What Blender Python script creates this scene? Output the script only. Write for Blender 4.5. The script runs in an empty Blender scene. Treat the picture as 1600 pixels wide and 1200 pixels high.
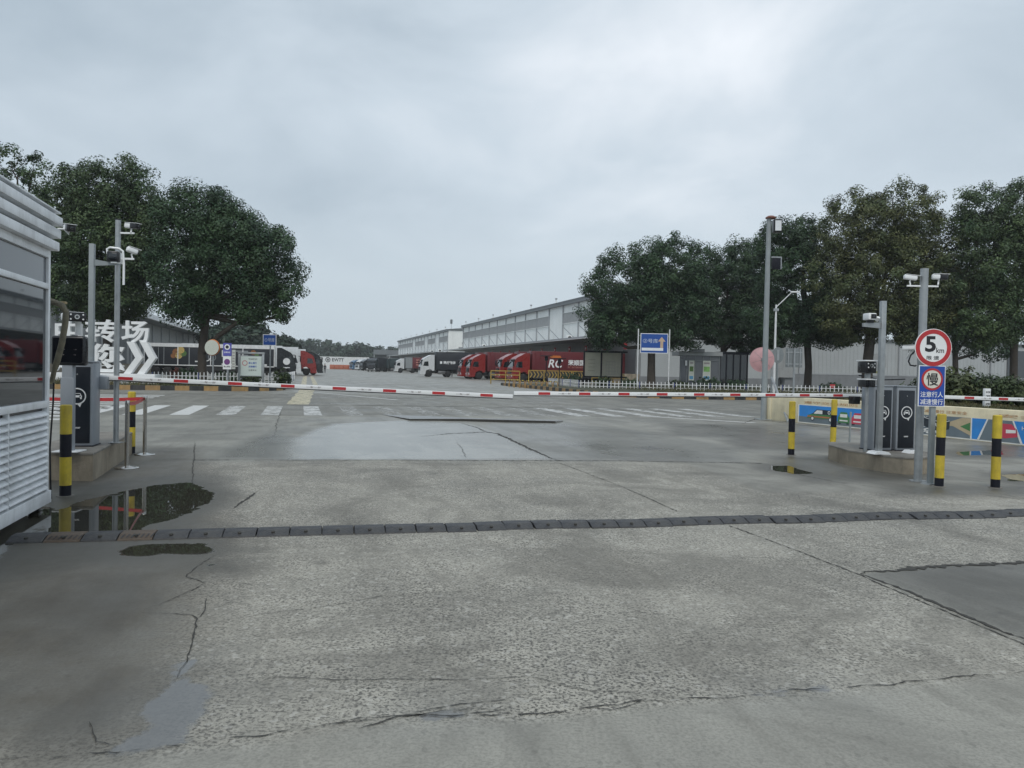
import bpy, bmesh, math, random
import numpy as np
from mathutils import Vector, Matrix
R = math.radians
random.seed(7); rng = np.random.default_rng(11)
S = bpy.context.scene
COL = S.collection
# ------------------------------------------------------------------ camera
F, HC = 1202.0, 1.6
PITCH, ROLL = math.atan(24/F), R(1.2)
d_ = Vector((0, math.cos(PITCH), -math.sin(PITCH)))
r0 = Vector((1, 0, 0)); u0 = Vector((0, math.sin(PITCH), math.cos(PITCH)))
r_ = r0*math.cos(ROLL) + u0*math.sin(ROLL)
u_ = -r0*math.sin(ROLL) + u0*math.cos(ROLL)
CAM = Vector((0, 0, HC))
def ray(px, py): return d_*F + r_*(px-800) + u_*(600-py)
def G(px, py, z=0.0):
    r = ray(px, py); t = (z-HC)/r.z
    return CAM + r*t
def AT(px, py, Y):
    r = ray(px, py); return CAM + r*(Y/r.y)
def XY(px, Y, py=580): p = AT(px, py, Y); return (p.x, p.y)
def ZZ(px, py, Y): return AT(px, py, Y).z
A = math.atan(332/1202)
def YD(lat, along, z=0): return Vector((lat*math.cos(A)-along*math.sin(A), lat*math.sin(A)+along*math.cos(A), z))
cam = bpy.data.cameras.new('camera'); co = bpy.data.objects.new('camera', cam); COL.objects.link(co)
mw = Matrix((r_, u_, -d_)).transposed().to_4x4(); mw.translation = CAM
co.matrix_world = mw
cam.sensor_fit = 'HORIZONTAL'; cam.sensor_width = 36; cam.lens = F/1600*36
cam.clip_start = .05; cam.clip_end = 5000
S.camera = co
# ------------------------------------------------------------------ materials
MATS = {}
def nodes(m):
    m.use_nodes = True
    nt = m.node_tree; b = nt.nodes['Principled BSDF']
    return nt, b
def M(name, col, rough=.55, metal=0.0, var=.12, scale=3.0, bump=0.0, bscale=60.0, spec=.5, dirt=None, dscale=1.6, damt=.4, coat=0.0):
    if name in MATS: return MATS[name]
    m = bpy.data.materials.new(name); nt, b = nodes(m)
    L = nt.links.new
    tc = nt.nodes.new('ShaderNodeTexCoord')
    n = nt.nodes.new('ShaderNodeTexNoise'); n.inputs['Scale'].default_value = scale; n.inputs['Detail'].default_value = 6; n.inputs['Roughness'].default_value = .65
    L(tc.outputs['Object'], n.inputs['Vector'])
    mr = nt.nodes.new('ShaderNodeMapRange'); mr.inputs['From Min'].default_value = .3; mr.inputs['From Max'].default_value = .7
    mr.inputs['To Min'].default_value = 1-var; mr.inputs['To Max'].default_value = 1+var
    L(n.outputs['Fac'], mr.inputs['Value'])
    mx = nt.nodes.new('ShaderNodeMix'); mx.data_type = 'RGBA'; mx.blend_type = 'MULTIPLY'; mx.inputs['Factor'].default_value = 1
    mx.inputs['A'].default_value = (*col, 1); L(mr.outputs['Result'], mx.inputs['B'])
    out = mx.outputs['Result']
    if dirt:
        n2 = nt.nodes.new('ShaderNodeTexNoise'); n2.inputs['Scale'].default_value = dscale; n2.inputs['Detail'].default_value = 9; n2.inputs['Roughness'].default_value = .7
        mp = nt.nodes.new('ShaderNodeMapping'); mp.inputs['Scale'].default_value = (1, 1, .35)
        L(tc.outputs['Object'], mp.inputs['Vector']); L(mp.outputs['Vector'], n2.inputs['Vector'])
        m2 = nt.nodes.new('ShaderNodeMapRange'); m2.inputs['From Min'].default_value = .45; m2.inputs['From Max'].default_value = .75
        m2.inputs['To Max'].default_value = damt; L(n2.outputs['Fac'], m2.inputs['Value'])
        x2 = nt.nodes.new('ShaderNodeMix'); x2.data_type = 'RGBA'; L(m2.outputs['Result'], x2.inputs['Factor'])
        L(out, x2.inputs['A']); x2.inputs['B'].default_value = (*dirt, 1); out = x2.outputs['Result']
    L(out, b.inputs['Base Color'])
    rr = nt.nodes.new('ShaderNodeMapRange'); rr.inputs['From Min'].default_value = .3; rr.inputs['From Max'].default_value = .7
    rr.inputs['To Min'].default_value = max(.02, rough*.8); rr.inputs['To Max'].default_value = min(1, rough*1.2)
    L(n.outputs['Fac'], rr.inputs['Value']); L(rr.outputs['Result'], b.inputs['Roughness'])
    b.inputs['Metallic'].default_value = metal
    b.inputs['Specular IOR Level'].default_value = spec
    b.inputs['Coat Weight'].default_value = coat
    if bump:
        n3 = nt.nodes.new('ShaderNodeTexNoise'); n3.inputs['Scale'].default_value = bscale; n3.inputs['Detail'].default_value = 4
        L(tc.outputs['Object'], n3.inputs['Vector'])
        bp = nt.nodes.new('ShaderNodeBump'); bp.inputs['Strength'].default_value = bump; bp.inputs['Distance'].default_value = .02
        L(n3.outputs['Fac'], bp.inputs['Height']); L(bp.outputs['Normal'], b.inputs['Normal'])
    MATS[name] = m; return m
DIRT = (.12, .11, .095)
white = M('white_paint', (.72, .73, .73), .45, dirt=DIRT, damt=.22)
white2 = M('white_plastic', (.82, .83, .83), .35, var=.04)
booth_white = M('booth_aluminium_paint', (.80, .82, .84), .35, var=.08, dirt=(.22, .22, .21), damt=.5, dscale=3)
grey_metal = M('galvanised_steel', (.36, .38, .39), .42, metal=.55, var=.15, scale=8, dirt=(.2, .19, .17), damt=.3)
pole_grey = M('grey_pole_paint', (.27, .30, .31), .5, var=.1, scale=5, dirt=(.16, .15, .13), damt=.3)
steel = M('stainless_steel', (.55, .54, .52), .22, metal=1.0, var=.08)
yellow = M('yellow_paint', (.58, .44, .035), .5, var=.18, scale=6, dirt=(.22, .15, .07), damt=.7, dscale=7)
black = M('black_paint', (.010, .011, .018), .5, var=.2, spec=.25)
blackm = M('black_plastic', (.012, .013, .016), .3, var=.2)
screenm = M('black_screen', (.006, .007, .01), .08, var=.1)
navy = M('dark_navy_panel', (.007, .011, .018), .35, var=.12)
cabgrey = M('cabinet_grey', (.26, .285, .315), .38, var=.05, dirt=(.2, .2, .2), damt=.25)
red = M('red_reflective', (.46, .03, .035), .4, var=.12, scale=9)
redtruck = M('truck_red', (.24, .018, .016), .3, var=.08, coat=.2, dirt=(.15, .05, .04), damt=.3)
redtrailer = M('trailer_dark_red', (.125, .011, .017), .45, var=.12, scale=1.2, dirt=(.07, .02, .02), damt=.35)
blue = M('sign_blue', (.015, .07, .36), .35, var=.06)
bluefar = M('sign_blue_deep', (.012, .075, .33), .4, var=.06)
glass = M('dark_glass', (.010, .014, .018), .03, var=.05, spec=.9)
glass_grey = M('grey_film_glass', (.12, .13, .145), .12, var=.04)
glass_far = M('window_glass_grey', (.34, .35, .35), .35, var=.2, scale=.6)
rubber = M('black_rubber', (.032, .033, .038), .55, var=.3, scale=7, bump=.4, dirt=(.13, .125, .11), damt=.6, dscale=4)
rubber_brown = M('faded_brown_rubber', (.105, .075, .052), .6, var=.3, scale=9, bump=.4, dirt=(.10, .09, .08), damt=.7, dscale=6)
tyre = M('tyre_rubber', (.015, .015, .016), .8, var=.2)
rim = M('wheel_rim', (.2, .2, .2), .4, metal=.6)
concrete = M('weathered_concrete', (.31, .265, .20), .8, var=.25, scale=2.5, bump=.3, dirt=(.085, .065, .045), damt=.85, dscale=2.2)
concrete_top = M('concrete_slab_top', (.22, .205, .18), .7, var=.3, scale=3, bump=.3, dirt=(.09, .08, .07), damt=.7)
cream = M('cream_wall_paint', (.76, .68, .48), .75, var=.08, dirt=(.3, .26, .19), damt=.45, dscale=2)
bark = M('bark', (.055, .045, .036), .9, var=.35, scale=5, bump=.8, bscale=14)
wallgrey = M('light_cladding', (.42, .44, .445), .5, var=.05, scale=.4, dirt=(.33, .33, .33), damt=.25, dscale=.4)
wallwhite = M('white_cladding', (.86, .88, .86), .5, var=.05, scale=.4, dirt=(.45, .45, .43), damt=.3, dscale=.5)
wallband = M('grey_plinth', (.22, .23, .24), .6, var=.1, scale=.6, dirt=(.12, .12, .12), damt=.4)
dockgrey = M('dock_wall_grey', (.33, .34, .34), .6, var=.1, scale=.5, dirt=(.12, .12, .12), damt=.35)
roofgrey = M('roof_sheet_grey', (.16, .175, .185), .5, var=.1, scale=.5)
pilm = M('downpipe_grey', (.36, .375, .39), .5)
doorm = M('roller_shutter', (.09, .1, .11), .5, var=.15)
kblack = M('kerb_black', (.02, .022, .024), .6, var=.3, dirt=(.12, .11, .1), damt=.5)
kyellow = M('kerb_orange', (.36, .22, .085), .6, var=.2, scale=5, dirt=(.12, .1, .07), damt=.6)
picket_white = M('picket_white', (.74, .75, .75), .5, var=.06)
boardm = M('notice_beige', (.42, .40, .32), .4, var=.12, scale=1.2)
greenish = M('info_board_green', (.55, .62, .58), .5, var=.06)
purple = M('purple_disc', (.16, .05, .2), .5)
lettergrey = M('letter_grey', (.30, .27, .27), .6)
letterblk = M('letter_black', (.015, .015, .018), .5)
letterred = M('letter_red', (.5, .05, .04), .5)
orange = M('orange_paint', (.55, .16, .03), .5)
pink = M('faded_pink_back', (.58, .33, .34), .5, var=.12)
signback = M('sign_back_grey', (.22, .24, .245), .45, metal=.3)
skin = M('skin', (.45, .28, .2), .6); cloth = M('dark_clothing', (.02, .023, .03), .9); hair = M('hair_black', (.01, .01, .01), .6)
conduit = M('conduit_tape', (.20, .18, .125), .75, var=.35, scale=12, bump=.8, bscale=40, dirt=(.07, .06, .05), damt=.7, dscale=6)
# ------------------------------------------------------------------ mesh builder
_tc = {}
def text_geo(body, bold=0.0, extrude=0.0, align='CENTER'):
    k = (body, bold, extrude)
    if k not in _tc:
        c = bpy.data.curves.new('t', 'FONT'); c.body = body; c.align_x = 'CENTER'; c.offset = bold; c.extrude = extrude; c.resolution_u = 3
        o = bpy.data.objects.new('t', c); COL.objects.link(o)
        bpy.context.view_layer.update()
        me = bpy.data.meshes.new_from_object(o.evaluated_get(bpy.context.evaluated_depsgraph_get()))
        vs = [v.co.copy() for v in me.vertices]; fs = [tuple(p.vertices) for p in me.polygons]
        bpy.data.objects.remove(o); bpy.data.curves.remove(c); bpy.data.meshes.remove(me)
        _tc[k] = (vs, fs)
    return _tc[k]
class MB:
    def __init__(s): s.v = []; s.f = []; s.m = []; s.mats = []
    def mi(s, mat):
        if mat not in s.mats: s.mats.append(mat)
        return s.mats.index(mat)
    def add(s, vs, fs, mat, mx=None):
        b = len(s.v); i = s.mi(mat)
        for v in vs:
            v = Vector(v)
            if mx is not None: v = mx @ v
            s.v.append(tuple(v))
        for f in fs: s.f.append(tuple(b+k for k in f)); s.m.append(i)
        return s
    def box(s, x0, x1, y0, y1, z0, z1, mat, bev=0.0, mx=None, seg=2):
        if bev > 0:
            bm = bmesh.new(); bmesh.ops.create_cube(bm, size=1)
            for v in bm.verts: v.co = Vector(((x0+x1)/2+v.co.x*(x1-x0), (y0+y1)/2+v.co.y*(y1-y0), (z0+z1)/2+v.co.z*(z1-z0)))
            bmesh.ops.bevel(bm, geom=bm.edges[:], offset=bev, segments=seg, profile=.5, affect='EDGES', clamp_overlap=True)
            bm.verts.index_update()
            vs = [v.co.copy() for v in bm.verts]; fs = [[v.index for v in f.verts] for f in bm.faces]; bm.free()
            return s.add(vs, fs, mat, mx)
        vs = [(x0, y0, z0), (x1, y0, z0), (x1, y1, z0), (x0, y1, z0), (x0, y0, z1), (x1, y0, z1), (x1, y1, z1), (x0, y1, z1)]
        return s.add(vs, [(3, 2, 1, 0), (4, 5, 6, 7), (0, 1, 5, 4), (1, 2, 6, 5), (2, 3, 7, 6), (3, 0, 4, 7)], mat, mx)
    def cyl(s, p0, p1, rad0, mat, rad1=None, n=16, cap=True):
        p0 = Vector(p0); p1 = Vector(p1); rad1 = rad0 if rad1 is None else rad1
        ax = (p1-p0).normalized(); t = Vector((0, 0, 1)) if abs(ax.z) < .9 else Vector((1, 0, 0))
        a = ax.cross(t).normalized(); b = ax.cross(a)
        vs = []
        for p, rr in ((p0, rad0), (p1, rad1)):
            for k in range(n):
                w = 2*math.pi*k/n; vs.append(p+a*(rr*math.cos(w))+b*(rr*math.sin(w)))
        fs = [((k+1) % n, k, n+k, n+(k+1) % n) for k in range(n)]
        if cap: fs += [tuple(range(n)), tuple(range(2*n-1, n-1, -1))]
        return s.add(vs, fs, mat)
    def tube(s, pts, rad, mat, n=8):
        pts = [Vector(p) for p in pts]; rads = rad if isinstance(rad, (list, tuple)) else [rad]*len(pts)
        vs = []; a = None
        for i, p in enumerate(pts):
            t = (pts[min(i+1, len(pts)-1)]-pts[max(i-1, 0)]).normalized()
            if a is None:
                q = Vector((0, 0, 1)) if abs(t.z) < .9 else Vector((1, 0, 0)); a = t.cross(q).normalized()
            else: a = (a-t*a.dot(t)).normalized()
            b = t.cross(a)
            for k in range(n):
                w = 2*math.pi*k/n; vs.append(p+a*(rads[i]*math.cos(w))+b*(rads[i]*math.sin(w)))
        fs = []
        for i in range(len(pts)-1):
            for k in range(n): fs.append((i*n+k, i*n+(k+1) % n, (i+1)*n+(k+1) % n, (i+1)*n+k))
        fs += [tuple(range(n-1, -1, -1)), tuple(range((len(pts)-1)*n, len(pts)*n))]
        return s.add(vs, fs, mat)
    def prism(s, poly, y0, y1, mat, mx=None):
        """poly in (x,z), extruded along y from y0 to y1"""
        n = len(poly)
        ar = sum(poly[i][0]*poly[(i+1) % n][1]-poly[(i+1) % n][0]*poly[i][1] for i in range(n))
        if ar < 0: poly = poly[::-1]
        vs = [(x, y0, z) for x, z in poly]+[(x, y1, z) for x, z in poly]
        fs = [tuple(range(n)), tuple(range(2*n-1, n-1, -1))]+[((i+1) % n, i, n+i, n+(i+1) % n) for i in range(n)]
        return s.add(vs, fs, mat, mx)
    def lathe(s, prof, mat, n=24, c=(0, 0, 0), axis='z'):
        vs = []; m = len(prof)
        for k in range(n):
            w = 2*math.pi*k/n
            for rr, h in prof:
                p = (rr*math.cos(w), rr*math.sin(w), h)
                if axis == 'y': p = (p[0], p[2], -p[1])
                vs.append((p[0]+c[0], p[1]+c[1], p[2]+c[2]))
        fs = []
        for k in range(n):
            for j in range(m-1):
                a = k*m+j; b = ((k+1) % n)*m+j; fs.append((a, b, b+1, a+1))
        fs.append(tuple(k*m for k in range(n-1, -1, -1))); fs.append(tuple(k*m+m-1 for k in range(n)))
        return s.add(vs, fs, mat)
    def disc(s, x, y, z, rad, mat, n=32, r_in=0.0, th=.004, sx=1.0):
        """disc or ring facing -y"""
        vs = []; fs = []
        if r_in <= 0:
            return s.prism([(x+sx*rad*math.cos(2*math.pi*k/n), z+rad*math.sin(2*math.pi*k/n)) for k in range(n)], y, y+th, mat)
        for k in range(n):
            c, q = math.cos(2*math.pi*k/n), math.sin(2*math.pi*k/n)
            for rr, yy in ((rad, y), (r_in, y), (r_in, y+th), (rad, y+th)): vs.append((x+sx*rr*c, yy, z+rr*q))
        for k in range(n):
            a = 4*k; b = 4*((k+1) % n)
            for j in range(4): fs.append((a+j, a+(j+1) % 4, b+(j+1) % 4, b+j))
        return s.add(vs, fs, mat)
    def text(s, body, x, y, z, h, mat, w=None, bold=0.0, ex=0.0, mx=None, slant=0.0):
        """lettering facing -y, centred on (x,z), with its back at y"""
        vs, fs = text_geo(body, bold, .02)
        if not vs: return s
        xs = [v.x for v in vs]; ys = [v.y for v in vs]
        cx, cy = (min(xs)+max(xs))/2, (min(ys)+max(ys))/2
        sy = h/(max(ys)-min(ys)); sx = sy if w is None else w/(max(xs)-min(xs))
        e = ex if ex else .003
        out = [(x+(v.x-cx)*sx+slant*(v.y-cy)*sy, y-e*(v.z/.02*.5+.5), z+(v.y-cy)*sy) for v in vs]
        return s.add(out, fs, mat, mx)
    def build(s, name, parent=None, loc=(0, 0, 0), rz=0.0, sharp=35, flat=False):
        me = bpy.data.meshes.new(name); me.from_pydata(s.v, [], s.f)
        for m in s.mats: me.materials.append(m)
        me.polygons.foreach_set('material_index', s.m)
        if not flat:
            me.polygons.foreach_set('use_smooth', [True]*len(s.f)); me.set_sharp_from_angle(angle=R(sharp))
        me.update()
        o = bpy.data.objects.new(name, me); COL.objects.link(o)
        o.location = loc; o.rotation_euler = (0, 0, rz)
        if parent is not None: o.parent = parent
        return o
def tag(o, label=None, cat=None, group=None, kind=None):
    if label: o['label'] = label
    if cat: o['category'] = cat
    if group: o['group'] = group
    if kind: o['kind'] = kind
    return o
def thing(name, label, cat, loc=(0, 0, 0), rz=0.0, group=None):
    o = bpy.data.objects.new(name, None); COL.objects.link(o)
    o.empty_display_size = .2
    loc = tuple(loc); o.location = loc if len(loc) == 3 else (*loc, 0); o.rotation_euler = (0, 0, rz)
    return tag(o, label, cat, group)
def dup(root, loc, rz=0.0, label=None):
    def cp(o, par):
        c = o.copy(); COL.objects.link(c)
        if par is not None: c.parent = par
        for ch in list(o.children): cp(ch, c)
        return c
    c = cp(root, None); loc = tuple(loc); c.location = loc if len(loc) == 3 else (*loc, 0); c.rotation_euler = (0, 0, rz)
    if label: c['label'] = label
    return c
def inst(o, loc, name=None, rz=0.0, parent=None):
    c = o.copy(); COL.objects.link(c); c.location = loc; c.rotation_euler = (0, 0, rz)
    if parent is not None: c.parent = parent
    return c
def npmesh(name, V, Q, mat, smooth=False):
    me = bpy.data.meshes.new(name); n = Q.shape[1]
    me.vertices.add(len(V)); me.vertices.foreach_set('co', np.ascontiguousarray(V, dtype=np.float32).ravel())
    me.loops.add(Q.size); me.loops.foreach_set('vertex_index', np.ascontiguousarray(Q, dtype=np.int32).ravel())
    me.polygons.add(len(Q)); me.polygons.foreach_set('loop_start', np.arange(0, Q.size, n, dtype=np.int32))
    if smooth: me.polygons.foreach_set('use_smooth', np.ones(len(Q), dtype=bool))
    me.materials.append(mat); me.update(calc_edges=True); me.validate()
    return me
# ------------------------------------------------------------------ world, sun
W = bpy.data.worlds.new("World"); S.world = W; W.use_nodes = True
nt = W.node_tree; L = nt.links.new
SUN_EL, SUN_AZ = R(52), R(184)     # azimuth measured from +Y toward +X
sky = nt.nodes.new('ShaderNodeTexSky'); sky.sky_type = 'NISHITA'; sky.sun_disc = False; sky.sun_elevation = SUN_EL; sky.sun_rotation = SUN_AZ
sky.air_density = 1.5; sky.dust_density = 3
bg = nt.nodes['Background']; bg.inputs['Strength'].default_value = .08; L(sky.outputs['Color'], bg.inputs['Color'])
tc = nt.nodes.new('ShaderNodeTexCoord')
def vmath(op, a=None, b=None):
    n = nt.nodes.new('ShaderNodeVectorMath'); n.operation = op
    for i, q in enumerate((a, b)):
        if q is None: continue
        if hasattr(q, 'is_linked'): L(q, n.inputs[i])
        else: n.inputs[i].default_value = q
    return n
def mth(t, op, a=None, b=None, clamp=False):
    n = t.nodes.new('ShaderNodeMath'); n.operation = op; n.use_clamp = clamp
    for i, q in enumerate((a, b)):
        if q is None: continue
        if hasattr(q, 'is_linked'): t.links.new(q, n.inputs[i])
        else: n.inputs[i].default_value = q
    return n.outputs[0]
sep = nt.nodes.new('ShaderNodeSeparateXYZ'); L(tc.outputs['Generated'], sep.inputs[0])
# project the direction on a cloud deck so clouds flatten towards the horizon
zz = mth(nt, 'ADD', mth(nt, 'MAXIMUM', sep.outputs['Z'], 0.0), .38)
cx = mth(nt, 'DIVIDE', sep.outputs['X'], zz); cy = mth(nt, 'DIVIDE', sep.outputs['Y'], zz)
cmb = nt.nodes.new('ShaderNodeCombineXYZ'); L(cx, cmb.inputs[0]); L(cy, cmb.inputs[1])
n1 = nt.nodes.new('ShaderNodeTexNoise'); n1.inputs['Scale'].default_value = 2.6; n1.inputs['Detail'].default_value = 7; n1.inputs['Roughness'].default_value = .52
n1.inputs['Distortion'].default_value = .35
off = vmath('ADD', cmb.outputs[0], (3.3, 1.7, 0)); L(off.outputs[0], n1.inputs['Vector'])
n2 = nt.nodes.new('ShaderNodeTexNoise'); n2.inputs['Scale'].default_value = .9; n2.inputs['Detail'].default_value = 3
L(off.outputs[0], n2.inputs['Vector'])
lob = vmath('DOT_PRODUCT', tc.outputs['Generated'], tuple(ray(985, 150).normalized())).outputs['Value']
lobe = mth(nt, 'POWER', mth(nt, 'MAXIMUM', lob, 0), 60.0)
lobw = vmath('DOT_PRODUCT', tc.outputs['Generated'], tuple(ray(1250, -50).normalized())).outputs['Value']
lobw = mth(nt, 'POWER', mth(nt, 'MAXIMUM', lobw, 0), 6.0)
v = mth(nt, 'ADD', mth(nt, 'MULTIPLY', mth(nt, 'SUBTRACT', n1.outputs['Fac'], .5), 1.2), mth(nt, 'MULTIPLY', mth(nt, 'SUBTRACT', n2.outputs['Fac'], .5), 1.0))
# the deck is even near the horizon, textured higher up
amp = nt.nodes.new('ShaderNodeMapRange'); amp.inputs['From Min'].default_value = .05; amp.inputs['From Max'].default_value = .38; amp.inputs['To Min'].default_value = .15; amp.inputs['To Max'].default_value = 1.0
L(sep.outputs['Z'], amp.inputs['Value'])
v = mth(nt, 'MULTIPLY', v, amp.outputs['Result'])
lobe_t = mth(nt, 'MULTIPLY', lobe, mth(nt, 'MULTIPLY', n1.outputs['Fac'], .5))
v = mth(nt, 'ADD', v, mth(nt, 'MULTIPLY', lobe_t, .85)); v = mth(nt, 'ADD', v, mth(nt, 'MULTIPLY', lobw, .12)); v = mth(nt, 'ADD', v, .27, True)
cr = nt.nodes.new('ShaderNodeValToRGB'); e = cr.color_ramp.elements
e[0].position = .05; e[0].color = (.38, .455, .525, 1); e[1].position = .95; e[1].color = (.80, .84, .89, 1)
q = e.new(.42); q.color = (.53, .605, .675, 1)
L(v, cr.inputs['Fac'])
hz = nt.nodes.new('ShaderNodeMapRange'); hz.inputs['From Min'].default_value = .0; hz.inputs['From Max'].default_value = .20; hz.inputs['To Min'].default_value = 1; hz.inputs['To Max'].default_value = 0
L(sep.outputs['Z'], hz.inputs['Value'])
hm = nt.nodes.new('ShaderNodeMix'); hm.data_type = 'RGBA'; L(mth(nt, 'MULTIPLY', hz.outputs['Result'], .75), hm.inputs['Factor']); L(cr.outputs['Color'], hm.inputs['A']); hm.inputs['B'].default_value = (.50, .578, .63, 1)
bg2 = nt.nodes.new('ShaderNodeBackground'); L(hm.outputs['Result'], bg2.inputs['Color']); bg2.inputs['Strength'].default_value = 1.15
ms = nt.nodes.new('ShaderNodeMixShader'); ms.inputs[0].default_value = .93
L(bg.outputs[0], ms.inputs[1]); L(bg2.outputs[0], ms.inputs[2]); L(ms.outputs[0], nt.nodes['World Output'].inputs['Surface'])
sl = bpy.data.lights.new('sun', 'SUN'); sl.energy = 1.25; sl.angle = R(25); sl.color = (1, .96, .9)
so = bpy.data.objects.new('sun', sl); COL.objects.link(so)
sd = Vector((math.sin(SUN_AZ)*math.cos(SUN_EL), math.cos(SUN_AZ)*math.cos(SUN_EL), math.sin(SUN_EL)))
so.rotation_euler = (-sd).to_track_quat('-Z', 'Y').to_euler(); so.location = (0, 0, 60)
S.view_settings.view_transform = 'Standard'; S.view_settings.look = 'None'; S.view_settings.exposure = .08; S.view_settings.gamma = 1
S.render.engine = 'CYCLES'; S.cycles.use_denoising = True; S.cycles.max_bounces = 6; S.cycles.volume_bounces = 1
S.cycles.transparent_max_bounces = 8
HAZE = 0.00028
# ------------------------------------------------------------------ ground
def W2(px): return np.array([G(x, y).xy[:] for x, y in px])
def sdist(P, poly):
    n = len(poly); d = np.full(len(P), 1e9); ins = np.zeros(len(P), bool)
    for i in range(n):
        a = poly[i]; b = poly[(i+1) % n]; e = b-a; w = P-a
        t = np.clip((w@e)/max(e@e, 1e-9), 0, 1)
        d = np.minimum(d, np.hypot(*(w-np.outer(t, e)).T))
        c = ((a[1] > P[:, 1]) != (b[1] > P[:, 1]))
        with np.errstate(divide='ignore', invalid='ignore'):
            xi = (b[0]-a[0])*(P[:, 1]-a[1])/(b[1]-a[1])+a[0]
        ins ^= c & (P[:, 0] < xi)
    return np.where(ins, -d, d)
def axis(lo, hi, st, far, g=1.13):
    a = list(np.arange(lo, hi+1e-6, st)); s = st; x = hi
    while x < far: s *= g; x += s; a.append(x)
    s = st; x = lo; b = []
    while x > -far: s *= g; x -= s; b.append(x)
    return np.array(b[::-1]+a)
gx = axis(-8.5, 10.5, .075, 2500); gy = axis(1.4, 19, .075, 2500); gy = gy[gy > -60]
X, Y = np.meshgrid(gx, gy); P = np.stack([X.ravel(), Y.ravel()], 1)
nx, ny = len(gx), len(gy)
idx = np.arange(nx*ny).reshape(ny, nx)
Q = np.stack([idx[:-1, :-1], idx[:-1, 1:], idx[1:, 1:], idx[1:, :-1]], -1).reshape(-1, 4)
def near(poly, m=3.0):
    lo = poly.min(0)-m; hi = poly.max(0)+m
    return np.where(((P > lo) & (P < hi)).all(1))[0]
N = len(P)
pale = np.zeros(N); pud = np.full(N, 1.0); smooth = np.zeros(N); wet = np.full(N, .34); tone = np.ones(N); brown = np.zeros(N)
cosA, sinA = math.cos(A), math.sin(A)
lat = P[:, 0]*cosA+P[:, 1]*sinA; alo = -P[:, 0]*sinA+P[:, 1]*cosA
def blend(arr, poly, val, soft=.08, idxs=None):
    i = near(poly, 2.5) if idxs is None else idxs
    s = sdist(P[i], poly); k = np.clip(.5-s/(2*soft), 0, 1); k = k*k*(3-2*k)
    arr[i] = arr[i]*(1-k)+val*k
allv = np.arange(N)
# zones along the yard direction: rough gate apron, smooth mid slab, asphalt cross road, concrete yard
def zone(arr, lo, hi, val, soft=.15):
    k = np.clip((alo-lo)/soft+.5, 0, 1)*np.clip((hi-alo)/soft+.5, 0, 1); arr[:] = arr*(1-k)+val*k
zone(smooth, 13.2, 3000, 1.0); zone(tone, 24.8, 44, .78, .4); zone(wet, 13.2, 24.8, .55, 2.0); zone(wet, 24.8, 44, .45, 1.0); zone(wet, 44, 3000, .62, 4); zone(tone, 44, 3000, 1.02, 2)
k = np.clip((-lat-1)/6, 0, 1)*np.clip((alo-30)/3, 0, 1); wet -= .12*k
# front slab
fb = [(-60, 1196), (60, 1190), (180, 1181), (290, 1166), (400, 1155), (480, 1141), (560, 1129), (640, 1123), (720, 1120), (830, 1117), (920, 1108), (1000, 1098), (1080, 1091), (1200, 1085), (1300, 1077), (1400, 1067), (1500, 1058), (1600, 1049), (1700, 1040)]
FB = W2(fb)
front = np.vstack([FB, [[30, 4.6], [30, -50], [-30, -50], [-30, 2.5]]])
blend(smooth, front, .64, .14, allv); blend(wet, front, .18, .15, allv); blend(tone, front, 1.04, .1, allv)
patch = W2([(1345, 898), (1372, 893), (1400, 892), (1420, 886), (1440, 886), (1480, 883), (1520, 882), (1560, 880), (1620, 876), (1760, 900), (1760, 1050), (1600, 1000), (1480, 950)])
blend(smooth, patch, 1, .03); blend(tone, patch, .55, .04); blend(wet, patch, .5, .05)
leftz = W2([(-400, 1180), (60, 1188), (250, 1150), (300, 985), (322, 885), (342, 850), (336, 770), (304, 700), (80, 690), (-400, 830)])
blend(smooth, leftz, .66, .35); blend(tone, leftz, .50, .5); blend(wet, leftz, .5, .5); blend(brown, leftz, .8, .4)
slab = W2([(440, 718), (862, 718), (778, 677), (722, 661), (640, 657), (520, 662), (455, 688)])
blend(wet, slab, 1.0, .25); blend(tone, slab, 1.28, .2)
slab2 = W2([(868, 720), (1170, 724), (1130, 695), (960, 668), (880, 660), (760, 664), (790, 682)])
blend(wet, slab2, .72, .3); blend(tone, slab2, .82, .3)
dark1 = W2([(330, 716), (440, 716), (460, 690), (440, 672), (380, 690)]); blend(tone, dark1, .72, .35); blend(wet, dark1, .85, .35)
for py0, x0, x1, tv in ((672, 1040, 1260, .62), (692, 1140, 1300, .55), (722, 1200, 1330, .5), (742, 1260, 1450, .5), (765, 1380, 1640, .6), (705, 1480, 1700, .6)):
    b = W2([(x0, py0-10), (x1, py0-8), (x1, py0+14), (x0, py0+10)]); blend(tone, b, tv, .45); blend(wet, b, .72, .45); blend(brown, b, .45, .45)
tr = W2([(1190, 770), (1620, 770), (1620, 690), (1480, 680), (1180, 690), (1000, 700)]); blend(smooth, tr, .8, .4)
ag = W2([(620, 790), (1100, 800), (1330, 900), (1560, 1010), (1100, 1080), (700, 1000), (520, 900)]); blend(tone, ag, 1.02, .8)
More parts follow.
